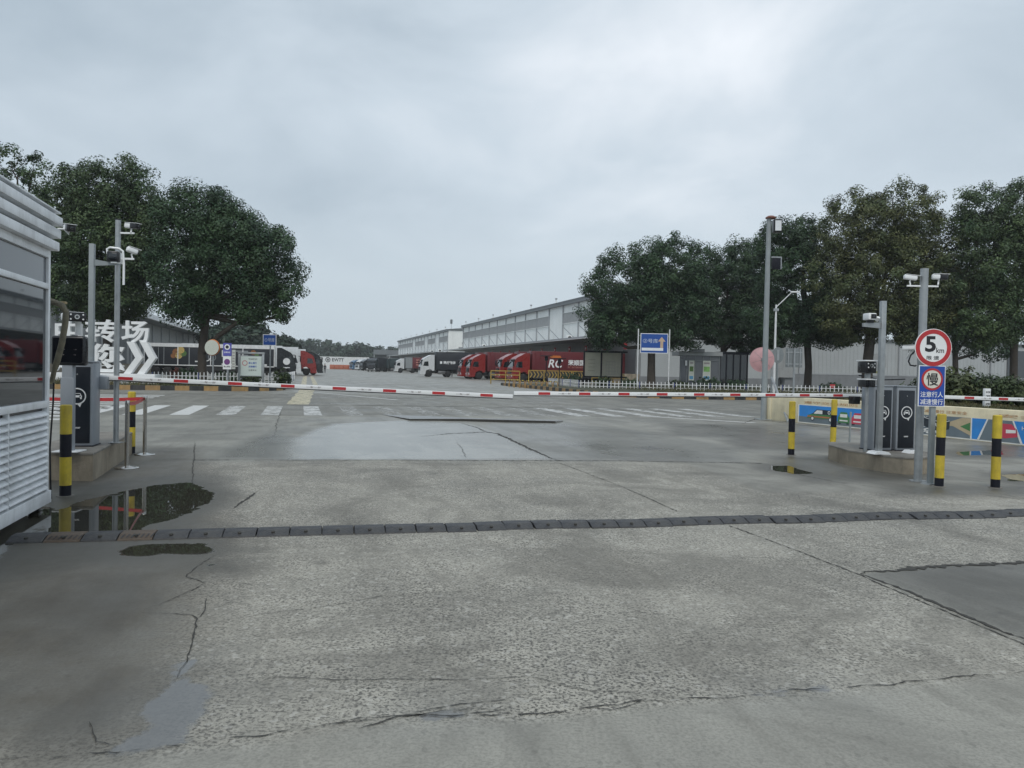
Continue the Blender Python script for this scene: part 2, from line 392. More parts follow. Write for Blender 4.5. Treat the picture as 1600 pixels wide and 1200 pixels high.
puddles = [
 [(60, 836), (72, 806), (130, 782), (185, 768), (240, 758), (300, 753), (338, 772), (330, 786), (290, 803), (240, 820), (215, 832), (120, 838)],
 [(-120, 905), (-60, 850), (30, 805), (78, 786), (84, 800), (60, 830), (24, 850), (-20, 890)],
 [(180, 862), (206, 850), (260, 848), (322, 848), (341, 860), (318, 868), (260, 866), (230, 870), (190, 868)],
 [(314, 880), (338, 881), (334, 885), (318, 885)],
 [(150, 1182), (225, 1138), (240, 1092), (262, 1064), (300, 1066), (334, 1072), (328, 1104), (306, 1156), (260, 1170)],
 [(264, 1070), (280, 1036), (300, 1030), (298, 1066)],
 [(1200, 727), (1232, 728), (1272, 740), (1240, 741), (1206, 735)],
 [(1492, 706), (1560, 703), (1570, 710), (1500, 712)],
 [(1560, 742), (1640, 738), (1660, 752), (1580, 752)],
 [(640, 1122), (690, 1112), (720, 1116), (700, 1123)], [(1165, 1084), (1215, 1076), (1232, 1083), (1190, 1088)], [(1255, 1080), (1290, 1070), (1322, 1074), (1290, 1082)],
]
for pl in puddles:
    w = W2(pl); i = near(w, 1.6); pud[i] = np.minimum(pud[i], sdist(P[i], w))
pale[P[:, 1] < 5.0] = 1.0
for l0 in (.55, 2.45, 4.5, 6.4):
    tone *= 1-.11*np.exp(-((lat-l0-.25*np.sin(alo*.35+l0))/.3)**2)*(alo > -1)*(alo < 60)
# shallow relief of the apron so the sheet is not a perfect plane (kept flat where water stands)
Z = np.zeros(N)
V3 = np.column_stack([P, Z])
gm = bpy.data.materials.new('wet_concrete_ground'); nt, b = nodes(gm); L = nt.links.new
def att(n): a = nt.nodes.new('ShaderNodeAttribute'); a.attribute_name = n; return a.outputs['Fac']
def noise(scale, detail=6, rough=.6, src=None, dist=0):
    n = nt.nodes.new('ShaderNodeTexNoise'); n.inputs['Scale'].default_value = scale; n.inputs['Detail'].default_value = detail; n.inputs['Roughness'].default_value = rough; n.inputs['Distortion'].default_value = dist
    L(src if src is not None else tcg.outputs['Object'], n.inputs['Vector']); return n.outputs['Fac']
def mrange(v, a, b_, c, d, smoothstep=False):
    n = nt.nodes.new('ShaderNodeMapRange'); n.clamp = True
    if smoothstep: n.interpolation_type = 'SMOOTHSTEP'
    for nm, q in (('From Min', a), ('From Max', b_), ('To Min', c), ('To Max', d)): n.inputs[nm].default_value = q
    L(v, n.inputs['Value']); return n.outputs['Result']
def mixc(f, a, b_, mode='MIX'):
    n = nt.nodes.new('ShaderNodeMix'); n.data_type = 'RGBA'; n.blend_type = mode
    for k, q in (('Factor', f), ('A', a), ('B', b_)):
        if hasattr(q, 'is_linked'): L(q, n.inputs[k])
        elif k == 'Factor': n.inputs[k].default_value = q
        else: n.inputs[k].default_value = (*q, 1)
    return n.outputs['Result']
def mul(a, b_): return mth(nt, 'MULTIPLY', a, b_)
def addn(a, b_): return mth(nt, 'ADD', a, b_)
tcg = nt.nodes.new('ShaderNodeTexCoord')
rotm = nt.nodes.new('ShaderNodeMapping'); rotm.inputs['Rotation'].default_value = (0, 0, -A); L(tcg.outputs['Object'], rotm.inputs['Vector'])
strm = nt.nodes.new('ShaderNodeMapping'); strm.inputs['Scale'].default_value = (1.6, .25, 1); L(rotm.outputs['Vector'], strm.inputs['Vector'])
big = noise(.35, 5); med = noise(2.2, 8, .68); fine = noise(28, 6, .75); grit = noise(58, 3, .65); streak = noise(.9, 6, .65, strm.outputs['Vector'])
vor = nt.nodes.new('ShaderNodeTexVoronoi'); vor.inputs['Scale'].default_value = 40; vor.inputs['Randomness'].default_value = 1; L(tcg.outputs['Object'], vor.inputs['Vector'])
vsep = nt.nodes.new('ShaderNodeSeparateColor'); L(vor.outputs['Color'], vsep.inputs['Color'])
a_s = att('a_smooth'); a_w = att('a_wet'); a_t = att('a_tone'); a_b = att('a_brown'); a_p = att('a_puddle')
smo = mrange(addn(a_s, mul(mth(nt, 'SUBTRACT', med, .5), .35)), .35, .65, 0, 1)
coarse = mth(nt, 'SUBTRACT', 1.0, smo)
# exposed aggregate: dark stones and pale mortar, patchy
stones = mul(mrange(vsep.outputs['Red'], .52, .60, 0, 1), mrange(vor.outputs['Distance'], .0, .6, 1, .2))
patchy = mrange(addn(big, mul(mth(nt, 'SUBTRACT', med, .5), .8)), .36, .60, .42, 1)
pits = mrange(grit, .52, .59, 0, 1)
c_co = mixc(mrange(med, .3, .7, 0, 1), (.225, .222, .206), (.425, .418, .388))
c_co = mixc(mul(mul(mrange(grit, .40, .60, 0, 1), patchy), .30), c_co, (.13, .128, .12))
c_co = mixc(mul(mul(stones, patchy), .95), c_co, (.035, .036, .037))
c_co = mixc(mul(mul(pits, patchy), .85), c_co, (.035, .035, .034))
c_co = mixc(mul(mrange(vsep.outputs['Green'], .93, .96, 0, 1), .45), c_co, (.48, .48, .47))
c_sm = mixc(mrange(streak, .3, .7, 0, 1), (.21, .212, .20), (.32, .32, .30))
c_sm = mixc(mul(mrange(fine, .5, .75, 0, 1), .35), c_sm, (.11, .11, .105))
c_sm = mixc(mul(mrange(grit, .42, .62, 0, 1), .38), c_sm, (.11, .11, .102))
c_sm = mixc(mul(mrange(vsep.outputs['Blue'], .95, .98, 0, 1), .25), c_sm, (.07, .07, .066))
c_sm = mixc(mul(mrange(big, .45, .7, 0, 1), .4), c_sm, (.15, .15, .145))
col = mixc(smo, c_co, c_sm)
col = mixc(mul(a_b, mrange(med, .35, .65, .1, .8)), col, (.135, .115, .085))
stn = noise(.55, 7, .62, rotm.outputs['Vector'], 1.2)
stn2 = noise(1.7, 8, .7, strm.outputs['Vector'], .6)
col = mixc(mul(mrange(stn, .47, .60, 0, 1), .42), col, (.085, .083, .076))
col = mixc(mul(mrange(stn2, .52, .66, 0, 1), .30), col, (.09, .085, .075))
oil = noise(1.25, 5, .6, rotm.outputs['Vector'], .4)
col = mixc(mul(mrange(oil, .64, .72, 0, 1), .45), col, (.05, .05, .048))
tn = nt.nodes.new('ShaderNodeCombineColor')
for k in range(3): L(a_t, tn.inputs[k])
col = mixc(1.0, col, tn.outputs['Color'], 'MULTIPLY')
wetn = mrange(addn(a_w, mul(mth(nt, 'SUBTRACT', addn(mul(big, .6), mul(streak, .4)), .5), 1.1)), .25, .95, 0, 1, True)
col = mixc(mul(wetn, .35), col, (.07, .072, .072))
pn = addn(a_p, addn(mul(mth(nt, 'SUBTRACT', med, .5), .34), mul(mth(nt, 'SUBTRACT', fine, .5), .05)))
pm = mrange(pn, -.03, .01, 1, 0, True); fringe = mrange(pn, .0, .5, 1, 0, True)
col = mixc(mul(mul(fringe, .78), mth(nt, 'SUBTRACT', 1.0, att('a_pale'))), col, (.06, .058, .05))
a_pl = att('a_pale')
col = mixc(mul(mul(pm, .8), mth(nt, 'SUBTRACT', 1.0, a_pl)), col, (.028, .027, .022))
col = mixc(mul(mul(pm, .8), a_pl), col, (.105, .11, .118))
col = mixc(1.0, col, (1.235, 1.195, 1.11), 'MULTIPLY')
L(col, b.inputs['Base Color'])
rg = mrange(wetn, 0, 1, .70, .22)
rg = addn(rg, mul(mul(coarse, .1), mth(nt, 'SUBTRACT', 1.0, wetn)))
rg = addn(rg, mul(mul(mth(nt, 'SUBTRACT', med, .5), .2), mth(nt, 'SUBTRACT', 1.0, wetn)))
def mixf(f, a, b_):
    n = nt.nodes.new('ShaderNodeMix'); n.data_type = 'FLOAT'
    for k, q in (('Factor', f), ('A', a), ('B', b_)):
        if hasattr(q, 'is_linked'): L(q, n.inputs[k])
        else: n.inputs[k].default_value = q
    return n.outputs['Result']
rg = mixf(mul(fringe, .5), rg, .3); rg = mixf(pm, rg, .015)
L(rg, b.inputs['Roughness'])
h = addn(mul(stones, -.5), addn(mul(grit, .6), mul(fine, .8)))
h = mixf(smo, h, noise(1.1, 2, .4))
bp = nt.nodes.new('ShaderNodeBump'); bp.inputs['Distance'].default_value = .012
L(mul(mth(nt, 'SUBTRACT', 1.0, pm), mixf(smo, mixf(wetn, .6, .3), mixf(wetn, .25, .08))), bp.inputs['Strength']); L(h, bp.inputs['Height']); L(bp.outputs['Normal'], b.inputs['Normal'])
gme = npmesh('ground', V3, Q, gm, True)
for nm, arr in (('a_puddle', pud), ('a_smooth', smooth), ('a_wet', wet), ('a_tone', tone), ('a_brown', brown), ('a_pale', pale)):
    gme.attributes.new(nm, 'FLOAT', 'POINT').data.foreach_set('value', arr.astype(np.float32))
tag(bpy.data.objects.new('ground', gme), 'wet grey concrete yard floor with puddles', None, None, 'structure')
COL.objects.link(bpy.data.objects['ground'])
# cracks and joints
crackm = M('crack_dirt', (.045, .043, .038), .9, var=.3)
def strip(mb, pts, w, z=.005, jit=.02, step=.035, taper=True, mat=None, wob=.7, gaps=False):
    pts = [Vector((*p, 0)) if len(p) == 2 else Vector(p) for p in pts]
    q = []
    for a, b_ in zip(pts[:-1], pts[1:]):
        n = max(1, int((b_-a).length/step))
        for k in range(n): q.append(a.lerp(b_, k/n))
    q.append(pts[-1]); n = len(q); dx = 0; on = True; L_ = []; Rr = []
    for i, p in enumerate(q):
        t = (q[min(i+1, n-1)]-q[max(i-1, 0)]).normalized(); nn = Vector((-t.y, t.x, 0))
        dx = dx*.86+random.uniform(-jit, jit)*.42
        ww = w*random.uniform(1-wob, 1+wob)*(.48 if w > .025 else .27)
        e1 = random.uniform(-.3, .3)*w if taper or w < .05 else 0
        if taper: ww *= min(1, .15+4*min(i, n-1-i)/n)
        if gaps and random.random() < (.05 if on else .13): on = not on
        if not on: ww *= .04
        L_.append(p+nn*(dx+e1+ww)+Vector((0, 0, z))); Rr.append(p+nn*(dx+e1-ww)+Vector((0, 0, z)))
    mb.add(L_+Rr, [(i, n+i, n+i+1, i+1) for i in range(n-1)], mat or crackm)
cr = MB()
def ck(px, w, jit=.02, **k): strip(cr, [tuple(G(x, y).xy) for x, y in px], w, jit=jit, **k)
ck([(340, 866), (300, 892), (290, 902), (322, 912), (285, 930), (220, 957)], .012, .012)
ck([(222, 958), (258, 959), (298, 962), (306, 968), (302, 990), (288, 1030), (272, 1060)], .014, .012)
ck([(324, 932), (319, 955), (309, 967)], .009, .008)
ck([(306, 980), (380, 963), (490, 950), (600, 932), (700, 925), (830, 924)], .008, .01)
ck([(350, 1065), (430, 1058), (520, 1063), (620, 1062), (720, 1064), (800, 1060), (830, 1058), (870, 1068), (920, 1080), (1000, 1083), (1075, 1091)], .009, .01)
ck(fb[5:], .012, .03, wob=.98, gaps=True)
ck([(x, y-2-3*math.sin(x*.013)**2) for x, y in fb[:11]], .010, .03, wob=.98, gaps=True)
ck([(520, 1133), (600, 1118), (660, 1121), (740, 1108), (800, 1118)], .009, .03)
ck([(905, 1108), (960, 1112), (1010, 1096), (1060, 1098)], .008, .02)
ck([(640, 1118), (700, 1105), (780, 1096), (800, 1090)], .012, .02)
ck([(975, 762), (1060, 800)], .02, .006, taper=False)
ck([(1140, 822), (1230, 855), (1340, 897), (1450, 945), (1600, 1007), (1700, 1048)], .02, .006, taper=False)
ck([(1345, 897), (1400, 917), (1480, 951), (1560, 985), (1640, 1012)], .03, .012)
ck([(1345, 898), (1372, 893), (1400, 892), (1420, 886), (1440, 886), (1480, 883), (1520, 882), (1560, 880), (1640, 875)], .06, .04, wob=.9)
ck([(365, 794), (400, 769)], .03, .008)
ck([(300, 719), (440, 719), (620, 719), (870, 720), (960, 720), (1190, 724)], .03, .008, taper=False)
ck([(655, 682), (700, 678), (758, 675), (778, 678), (800, 688), (830, 702), (862, 717), (880, 720)], .06, .03, wob=.7)
ck([(720, 661), (745, 668), (762, 676)], .03, .02)
ck([(712, 690), (722, 700), (728, 716)], .015, .02)
ck([(870, 722), (975, 762)], .02, .008)
ck([(304, 690), (303, 720), (300, 760)], .02, .02)
ck([(440, 640), (432, 665), (428, 680)], .02, .03)
ck([(1205, 730), (1250, 742), (1300, 752), (1430, 770)], .02, .03)
ck([(455, 633), (600, 634), (760, 636), (920, 639), (1080, 645)], .10, .02, taper=False, step=.3)
ck([(640, 604), (800, 607)], .3, .05, step=.5); ck([(560, 601), (680, 602)], .3, .05, step=.5); ck([(880, 600), (760, 598)], .3, .05, step=.5)
ck([(1160, 662), (1180, 655), (1250, 664), (1420, 680)], .05, .03, step=.2)
ck([(120, 1140), (140, 1128), (150, 1160), (180, 1168)], .008, .02); ck([(560, 1142), (620, 1120), (640, 1118)], .012, .02)
co_ = cr.build('ground_cracks', flat=True); tag(co_, 'dark cracks and joints in the concrete', None, None, 'structure')
# lifted slab edge across the lane
sl_ = MB(); pts = [G(x, y) for x, y in [(597, 648), (640, 657), (720, 658), (790, 660), (868, 661), (880, 659), (870, 656), (760, 654), (660, 650)]]
n = len(pts); hs = [.004, .05, .07, .08, .06, .03, .005, .005, .005]
sl_.add([p+Vector((0, 0, hh)) for p, hh in zip(pts, hs)]+[p+Vector((0, 0, -.02)) for p in pts], [tuple(range(n))]+[((i+1) % n, i, n+i, n+(i+1) % n) for i in range(n)], M('slab_top', (.2, .2, .195), .35, var=.2))
for i in range(4):
    a, b_ = pts[i], pts[i+1]; o_ = Vector((0, -.012, 0))
    sl_.add([a+o_+Vector((0, 0, .002)), b_+o_+Vector((0, 0, .002)), b_+o_+Vector((0, 0, hs[i+1]*.9)), a+o_+Vector((0, 0, hs[i]*.9))], [(0, 1, 2, 3)], crackm)
tag(sl_.build('broken_pavement_slab', flat=True), 'broken lifted concrete slab edge in the gate lane', None, None, 'structure')
# painted markings (worn)
def worn(name, col, thr=.5, scale=3):
    m = bpy.data.materials.new(name); nt, b = nodes(m); L = nt.links.new
    tcx = nt.nodes.new('ShaderNodeTexCoord'); n = nt.nodes.new('ShaderNodeTexNoise'); n.inputs['Scale'].default_value = scale; n.inputs['Detail'].default_value = 9; n.inputs['Roughness'].default_value = .75
    L(tcx.outputs['Object'], n.inputs['Vector'])
    r = nt.nodes.new('ShaderNodeMapRange'); r.inputs['From Min'].default_value = thr-.06; r.inputs['From Max'].default_value = thr+.06; L(n.outputs['Fac'], r.inputs['Value'])
    L(r.outputs['Result'], b.inputs['Alpha']); b.inputs['Base Color'].default_value = (*col, 1); b.inputs['Roughness'].default_value = .5
    return m
wp = worn('worn_white_road_paint', (.62, .62, .60), .36); wp2 = worn('very_worn_white_paint', (.5, .5, .48), .53); wp3 = worn('half_worn_white_paint', (.52, .52, .50), .45, 2.2); yp = worn('worn_yellow_road_paint', (.50, .45, .31), .43)
def quad(mb, l0, l1, a0, a1, mat, z=.004, sk=0): mb.add([YD(l0, a0, z), YD(l1, a0, z), YD(l1+sk, a1, z), YD(l0+sk, a1, z)], [(0, 1, 2, 3)], mat)
mk = MB()
for i in range(-5, 16):
    l = -3.75+1.3*i
    quad(mk, l, l+.55, 24.9, 30.3, wp if i < 1 else (wp3 if i < 4 or i > 9 else wp2))
tag(mk.build('crosswalk_marking', flat=True), 'white zebra crossing across the gate lane', None, None, 'structure')
mk = MB()
for i in range(13): quad(mk, -12.5, -6.1, 22.6+1.35*i, 23.15+1.35*i, wp)
tag(mk.build('side_crosswalk_marking', flat=True), 'white zebra crossing over the side road', None, None, 'structure')
mk = MB()
for (x0, y0, x1, y1, w, m_) in [(465, 632, 480, 609, .9, yp), (474, 603, 477, 588, .45, yp), (494, 604, 487, 588, .4, yp), (500, 621, 800, 619, .25, wp2), (480, 612, 620, 625, .2, wp), (480, 630, 910, 634, .28, wp2), (560, 613, 900, 631, .18, wp2), (545, 598, 640, 597, .8, wp2), (820, 641, 1160, 656, .2, wp2), (680, 596, 860, 613, .2, wp2), (1000, 650, 1180, 661, .25, wp)]:
    strip(mk, [tuple(G(x0, y0).xy), tuple(G(x1, y1).xy)], w, z=.0045, jit=.004, step=1.0, taper=False, mat=m_, wob=.1)
tag(mk.build('lane_marking', flat=True), 'faded lane lines at the yard entrance', None, None, 'structure')
# speed bump
p0, p1 = G(20, 843).xy, G(1640, 802).xy
dirv = (p1-p0); Lb = dirv.length; ang = math.atan2(dirv.y, dirv.x); nseg = int(Lb/.295)
sb = thing('speed_bump', 'long low rubber speed bump of bolted segments lying across the concrete', 'speed bump', (p0.x, p0.y, 0), ang)
def bump_seg(mat, ribs_=False):
    m = MB(); pr = [(-.17, .0), (-.165, .012), (-.075, .043), (-.06, .046), (.06, .046), (.075, .043), (.165, .012), (.17, .0)]
    xs = [-.143, -.138, .138, .143]; vs = []
    for x in xs:
        for y, z in pr: vs.append((x, y, z if abs(x) < .14 else z*.85))
    k = len(pr); fs = []
    for i in range(3):
        for j in range(k-1): fs.append((i*k+j, (i+1)*k+j, (i+1)*k+j+1, i*k+j+1))
    fs += [tuple(range(k)), tuple(range(4*k-1, 3*k-1, -1))]
    m.add(vs, fs, mat)
    for i in range(7 if ribs_ else 0):      # tread ribs on the near slope
        x = -.12+.04*i; m.add([(x, -.150, .0235), (x+.012, -.150, .0235), (x+.03, -.085, .0445), (x+.018, -.085, .0445)], [(0, 1, 2, 3)], blackm)
    m.cyl((0, -.115, .03), (0, -.117, .040), .017, crackm, n=12)
    return m
sa = sbb = None
for i in range(nseg):
    br = i in (1, 3)
    src = sbb if br else sa
    z = 0; yo = 0
    if i > 12: yo = .03*math.sin(i*.9)+random.uniform(-.012, .012)
    loc = (.145+.295*i, yo, z); rz = random.uniform(-.02, .02) if i < 13 else random.uniform(-.06, .06)
    if src is None:
        o = bump_seg(rubber_brown if br else rubber, br).build('segment', sb, loc, rz)
        if br: sbb = o; o['label'] = 'faded brown segment'
        else: sa = o
    else: o = inst(src, loc, rz=rz, parent=sb)
    if i > 12: o.rotation_euler.x = random.uniform(-.03, .03)
# ------------------------------------------------------------------ guard booth
BA = A
bc = G(76, 795)
booth = thing('guard_booth', 'pale grey metal guard booth with louvred base and dark window at left edge', 'booth', (bc.x, bc.y, 0), BA)
# local: +y recedes along the visible facade, +x points to the lane; facade plane x = 0, far corner at y = 0
m = MB()
LEN = 4.2; WD = 2.4
def bx(name, x0, x1, y0, y1, z0, z1, mat, bev=.006, parent=booth): return MB().box(x0, x1, y0, y1, z0, z1, mat, bev).build(name, parent)
bx('base_beam', -WD, .02, -LEN, .02, .07, .20, booth_white)
for (x, y) in ((-.1, -.1), (-.1, -LEN+.1), (-WD+.1, -.1), (-WD+.1, -LEN+.1)):
    bx('foot', x-.05, x+.05, y-.05, y+.05, 0, .068, blackm)
for y in (-.035, -2.37, -LEN+.035): bx('post', -.06, .0, y-.035, y+.035, .202, 2.745, booth_white)
for y in (-.035, -LEN+.035): bx('post', -WD, -WD+.06, y-.035, y+.035, .202, 2.745, booth_white)
bx('sill_rail', -.05, .012, -LEN+.072, -.072, 1.09, 1.16, booth_white)
bx('transom', -.05, .008, -LEN+.072, -.072, 2.33, 2.39, booth_white)
bx('head_rail', -.05, .008, -LEN+.072, -.072, 2.66, 2.745, booth_white)
for (a, b_) in ((-2.333, -.072), (-LEN+.072, -2.407)):
    MB().box(-.035, -.025, a, b_, 1.161, 2.329, glass).build('window', booth)
    MB().box(-.035, -.025, a, b_, 2.391, 2.659, glass_grey).build('upper_window', booth)
    for (c0, c1) in ((a, (a+b_)/2-.015), ((a+b_)/2+.015, b_)):
        lv = MB()
        for k in range(12):
            z = .235+.0705*k
            prof = [(-.045, z-.012), (-.01, z-.02), (.016, z-.006), (.014, z+.004), (-.02, z+.034), (-.045, z+.044)]
            lv.prism(prof, c0, c1, booth_white)
        lv.box(-.06, -.05, c0, c1, .205, 1.088, blackm)
        lv.build('louvre_panel', booth)
    bx('louvre_mullion', -.045, .006, (a+b_)/2-.013, (a+b_)/2+.013, .202, 1.088, booth_white, .003)
bx('back_wall', -WD, -WD+.05, -LEN+.075, -.075, .202, 2.745, booth_white)
bx('end_wall', -WD+.065, -.065, -.03, -.0, .202, 1.1, booth_white)
MB().box(-WD+.065, -.065, -.02, -.012, 1.102, 2.6, glass).build('end_window', booth)
bx('end_header', -WD+.065, -.065, -.05, -.0, 2.602, 2.745, booth_white)
bx('end_wall', -WD+.065, -.065, -LEN, -LEN+.03, .202, 2.745, booth_white)
for k in range(3):
    z0 = 2.748+.132*k; o = .055+.012*k
    bx('fascia_strip', -WD-o, o+.02, -LEN-o, o-.03, z0, z0+.092, booth_white, .006)
    bx('fascia_recess', -WD-.03, o-.05, -LEN-.03, o-.06, z0+.094, z0+.130, pole_grey, .0)
bx('roof', -WD-.08, .085, -LEN-.08, .05, 3.145, 3.162, booth_white, .004)
# ------------------------------------------------------------------ bollards
def make_bollard(label, loc, h=1.07, r=.062):
    t = thing('striped_bollard', label, 'bollard', loc, 0, 'yellow and black bollards')
    cuts = [0, .12, .43, .68, 1.0]; mt = [black, yellow, black, yellow]; nm = ['black_band', 'yellow_band', 'black_band', 'yellow_band']
    for i in range(4):
        rr = r+(.0012 if i % 2 else 0); z0, z1 = cuts[i]*h, cuts[i+1]*h
        if i < 3: MB().lathe([(rr, z0), (rr, z1)], mt[i], 24).build(nm[i], t)
        else: MB().lathe([(rr, z0), (rr, z1-.012), (rr-.008, z1-.003), (rr-.012, z1), (.0, z1+.001)], mt[i], 24).build(nm[i], t)
    MB().cyl((0, 0, 0), (0, 0, .008), r+.035, concrete_top, n=20).build('foot_collar', t)
    return t
bl = make_bollard('yellow and black bollard standing in the puddle beside the guard booth', G(102, 775))
b2 = dup(bl, G(205, 709), 1, 'yellow and black bollard behind the steel belt posts')
for px, py, lb in ((1236, 711, 'yellow and black bollard standing alone left of the right island'), (1301, 700, 'yellow and black bollard behind the right island, before the painted van'), (1467, 760, 'yellow and black bollard directly under the blue slow down sign'), (1555, 762, 'yellow and black bollard at the right end, in front of the painted red car')):
    o = dup(bl, G(px, py), random.uniform(0, 6), lb)
    o.rotation_euler.x = random.uniform(-.012, .012); o.rotation_euler.y = random.uniform(.0, .014)
# ------------------------------------------------------------------ islands
def island(name, label, poly, h):
    me = MB(); n = len(poly); c = sum((Vector(p) for p in poly), Vector((0, 0)))/n
    t = thing(name, label, 'traffic island', (c.x, c.y, 0))
    P_ = [Vector(p)-c for p in poly]
    side = MB(); side.add([(p.x, p.y, -.02) for p in P_]+[(p.x, p.y, h-.03) for p in P_], [(i, (i+1) % n, n+(i+1) % n, n+i) for i in range(n)], concrete); side.build('concrete_body', t, sharp=20)
    top = MB()
    q = [p*1.0+(p.normalized()*.012) for p in P_]
    q2 = [p-(p.normalized()*.012) for p in P_]
    top.add([(p.x, p.y, h-.035) for p in q]+[(p.x, p.y, h-.012) for p in q]+[(p.x, p.y, h) for p in q2], [(i, (i+1) % n, n+(i+1) % n, n+i) for i in range(n)]+[(n+i, n+(i+1) % n, 2*n+(i+1) % n, 2*n+i) for i in range(n)]+[tuple(range(2*n, 3*n)), tuple(range(n-1, -1, -1))], concrete_top); top.build('capping', t, sharp=20)
    return t
def ccw(poly):
    a = sum(poly[i][0]*poly[(i+1) % len(poly)][1]-poly[(i+1) % len(poly)][0]*poly[i][1] for i in range(len(poly)))
    return poly if a > 0 else poly[::-1]
ri = [G(1294, 717).xy[:], G(1308, 722).xy[:], G(1325, 727.5).xy[:], G(1350, 732).xy[:], G(1380, 737.5).xy[:], G(1410, 741).xy[:], G(1432, 742).xy[:], G(1449, 740).xy[:], G(1458, 733).xy[:], (7.15, 14.6), (6.9, 15.1), (6.3, 15.15)]
RIH = .29
island('concrete_island', 'stained concrete island with rounded nose under the two right barrier cabinets', ccw(ri), RIH)
li = [G(145, 752).xy[:], G(182, 727).xy[:], (-6.5, 13.2), (-7.2, 13.0), (-6.55, 10.4), (-6.4, 10.12)]
LIH = .38
island('concrete_island', 'stained concrete island behind the booth under the left barrier cabinet', ccw(li), LIH)
# ------------------------------------------------------------------ barrier gates
def logo(mb, x, y, z, r, mat):
    mb.disc(x, y-.003, z, r, mat, 36, r*.86, .003)
    mb.prism([(x+.02*r, z-.93*r), (x+.5*r, z-.85*r), (x+.34*r, z-1.32*r)], y-.003, y, mat)
    # little front view of a car
    s = r*.55
    car = [(-.95, -.25), (-.98, .05), (-.72, .22), (-.5, .62), (.5, .62), (.72, .22), (.98, .05), (.95, -.25)]
    for sg in ([(-.95, -.25), (-.98, .08), (-.8, .2), (.8, .2), (.98, .08), (.95, -.25)], [(-.95, -.27), (-.95, -.62), (-.62, -.62), (-.62, -.27)], [(.62, -.27), (.62, -.62), (.95, -.62), (.95, -.27)]):
        mb.prism([(x+a*s, z+b*s) for a, b in sg], y-.003, y, mat)
    for a, b in (((-.72, .22), (-.48, .66)), ((.48, .66), (.72, .22))):
        mb.prism([(x+a[0]*s, z+a[1]*s), (x+b[0]*s, z+b[1]*s), (x+(b[0]-.14*(1 if a[0] < b[0] else -1)*-1)*s, z+b[1]*s), (x+(a[0]+.16*(1 if a[0] < b[0] else -1))*s, z+a[1]*s)], y-.003, y, mat)
    mb.prism([(x-.5*s, z+.54*s), (x+.5*s, z+.54*s), (x+.5*s, z+.66*s), (x-.5*s, z+.66*s)], y-.003, y, mat)
    for a in (-.62, .62): mb.disc(x+a*s, y-.0045, z-.03*s, .15*s, navy, 12, 0, .003)
logo_white = M('logo_white', (.75, .76, .76), .4)
def cabinet(label, loc, rz, w, d, h):
    t = thing('barrier_gate', label, 'barrier gate', loc, rz)
    MB().box(-w/2, w/2, 0, d, 0, h, cabgrey, .012).build('cabinet', t)
    p = MB().box(-w/2+.035, w/2-.035, -.012, -.001, .05, h-.06, navy, .004).build('front_panel', t)
    l = MB(); logo(l, .0, -.012, h*.60, w*.29, logo_white); l.text('camer', 0, -.012, h*.225, .022, logo_white, w=.09, bold=.01)
    l.build('logo', p)
    MB().disc(.0, -.016, h*.86, .010, grey_metal, 16, 0, .005).build('lock', p)
    MB().box(-w/2-.01, w/2+.01, -.014, d+.01, h+.001, h+.022, cabgrey, .008).build('lid', t)
    MB().box(-w/2-.012, w/2+.012, -.012, d+.012, -.012, .018, black, .004).build('plinth', t)
    return t
def arm_local(t, p, q, nred, first, pitch, tip=True):
    """boom from p to q, both in the local frame of t"""
    p = Vector(p); q = Vector(q); dv = q-p; Ln = dv.length
    mx = Matrix.Translation(p) @ Matrix.Rotation(math.atan2(dv.y, dv.x), 4, 'Z') @ Matrix.Rotation(-math.asin(dv.z/Ln), 4, 'Y')
    flip = dv.x < 0
    b = MB().box(0, Ln, -.02, .02, -.032, .032, white2, .006, mx).box(.0, Ln, -.017, .017, -.045, -.033, blackm, 0, mx)
    boom = b.build('boom', t)
    for i in range(nred):
        x = first+pitch*i
        if x+.2 > Ln: break
        MB().box(x, x+.2, -.0225, .0225, -.022, .022, red, .0, mx).build('red_reflector', boom)
    g = MB()
    m2 = mx @ Matrix.Rotation(math.pi, 4, 'Z') if flip else mx
    for i in range(nred):
        x = first+pitch*(i+.5)+.1
        if x+.25 > Ln: break
        g.text('一车一杆', -x if flip else x, -.0205, 0, .03, lettergrey, w=.22, bold=.012, mx=m2, ex=.0015)
    if g.v: g.build('lettering', boom)
    return boom
# left gate: cabinet on the left island
lp = Vector((*AT(120, 700, 10.75).xy, LIH))
LG = cabinet('left barrier gate, navy cabinet behind the screen terminal with sloping red banded boom', lp, A*.9, .40, .36, 1.18)
inv = Matrix.Translation(lp) @ Matrix.Rotation(A*.9, 4, 'Z'); inv = inv.inverted()
Ya = lp.y+.45
pl_ = AT(146, 589, Ya); prr = AT(801, 619.5, Ya+ (6.0)*math.tan(A)*1.0)
prr = AT(801, 619.5, 12.35)
arm_local(LG, inv @ pl_, inv @ prr, 9, .34, .765)
MB().box(.16, .30, .30, .46, .80, .98, cabgrey, .01).build('boom_hub', LG)
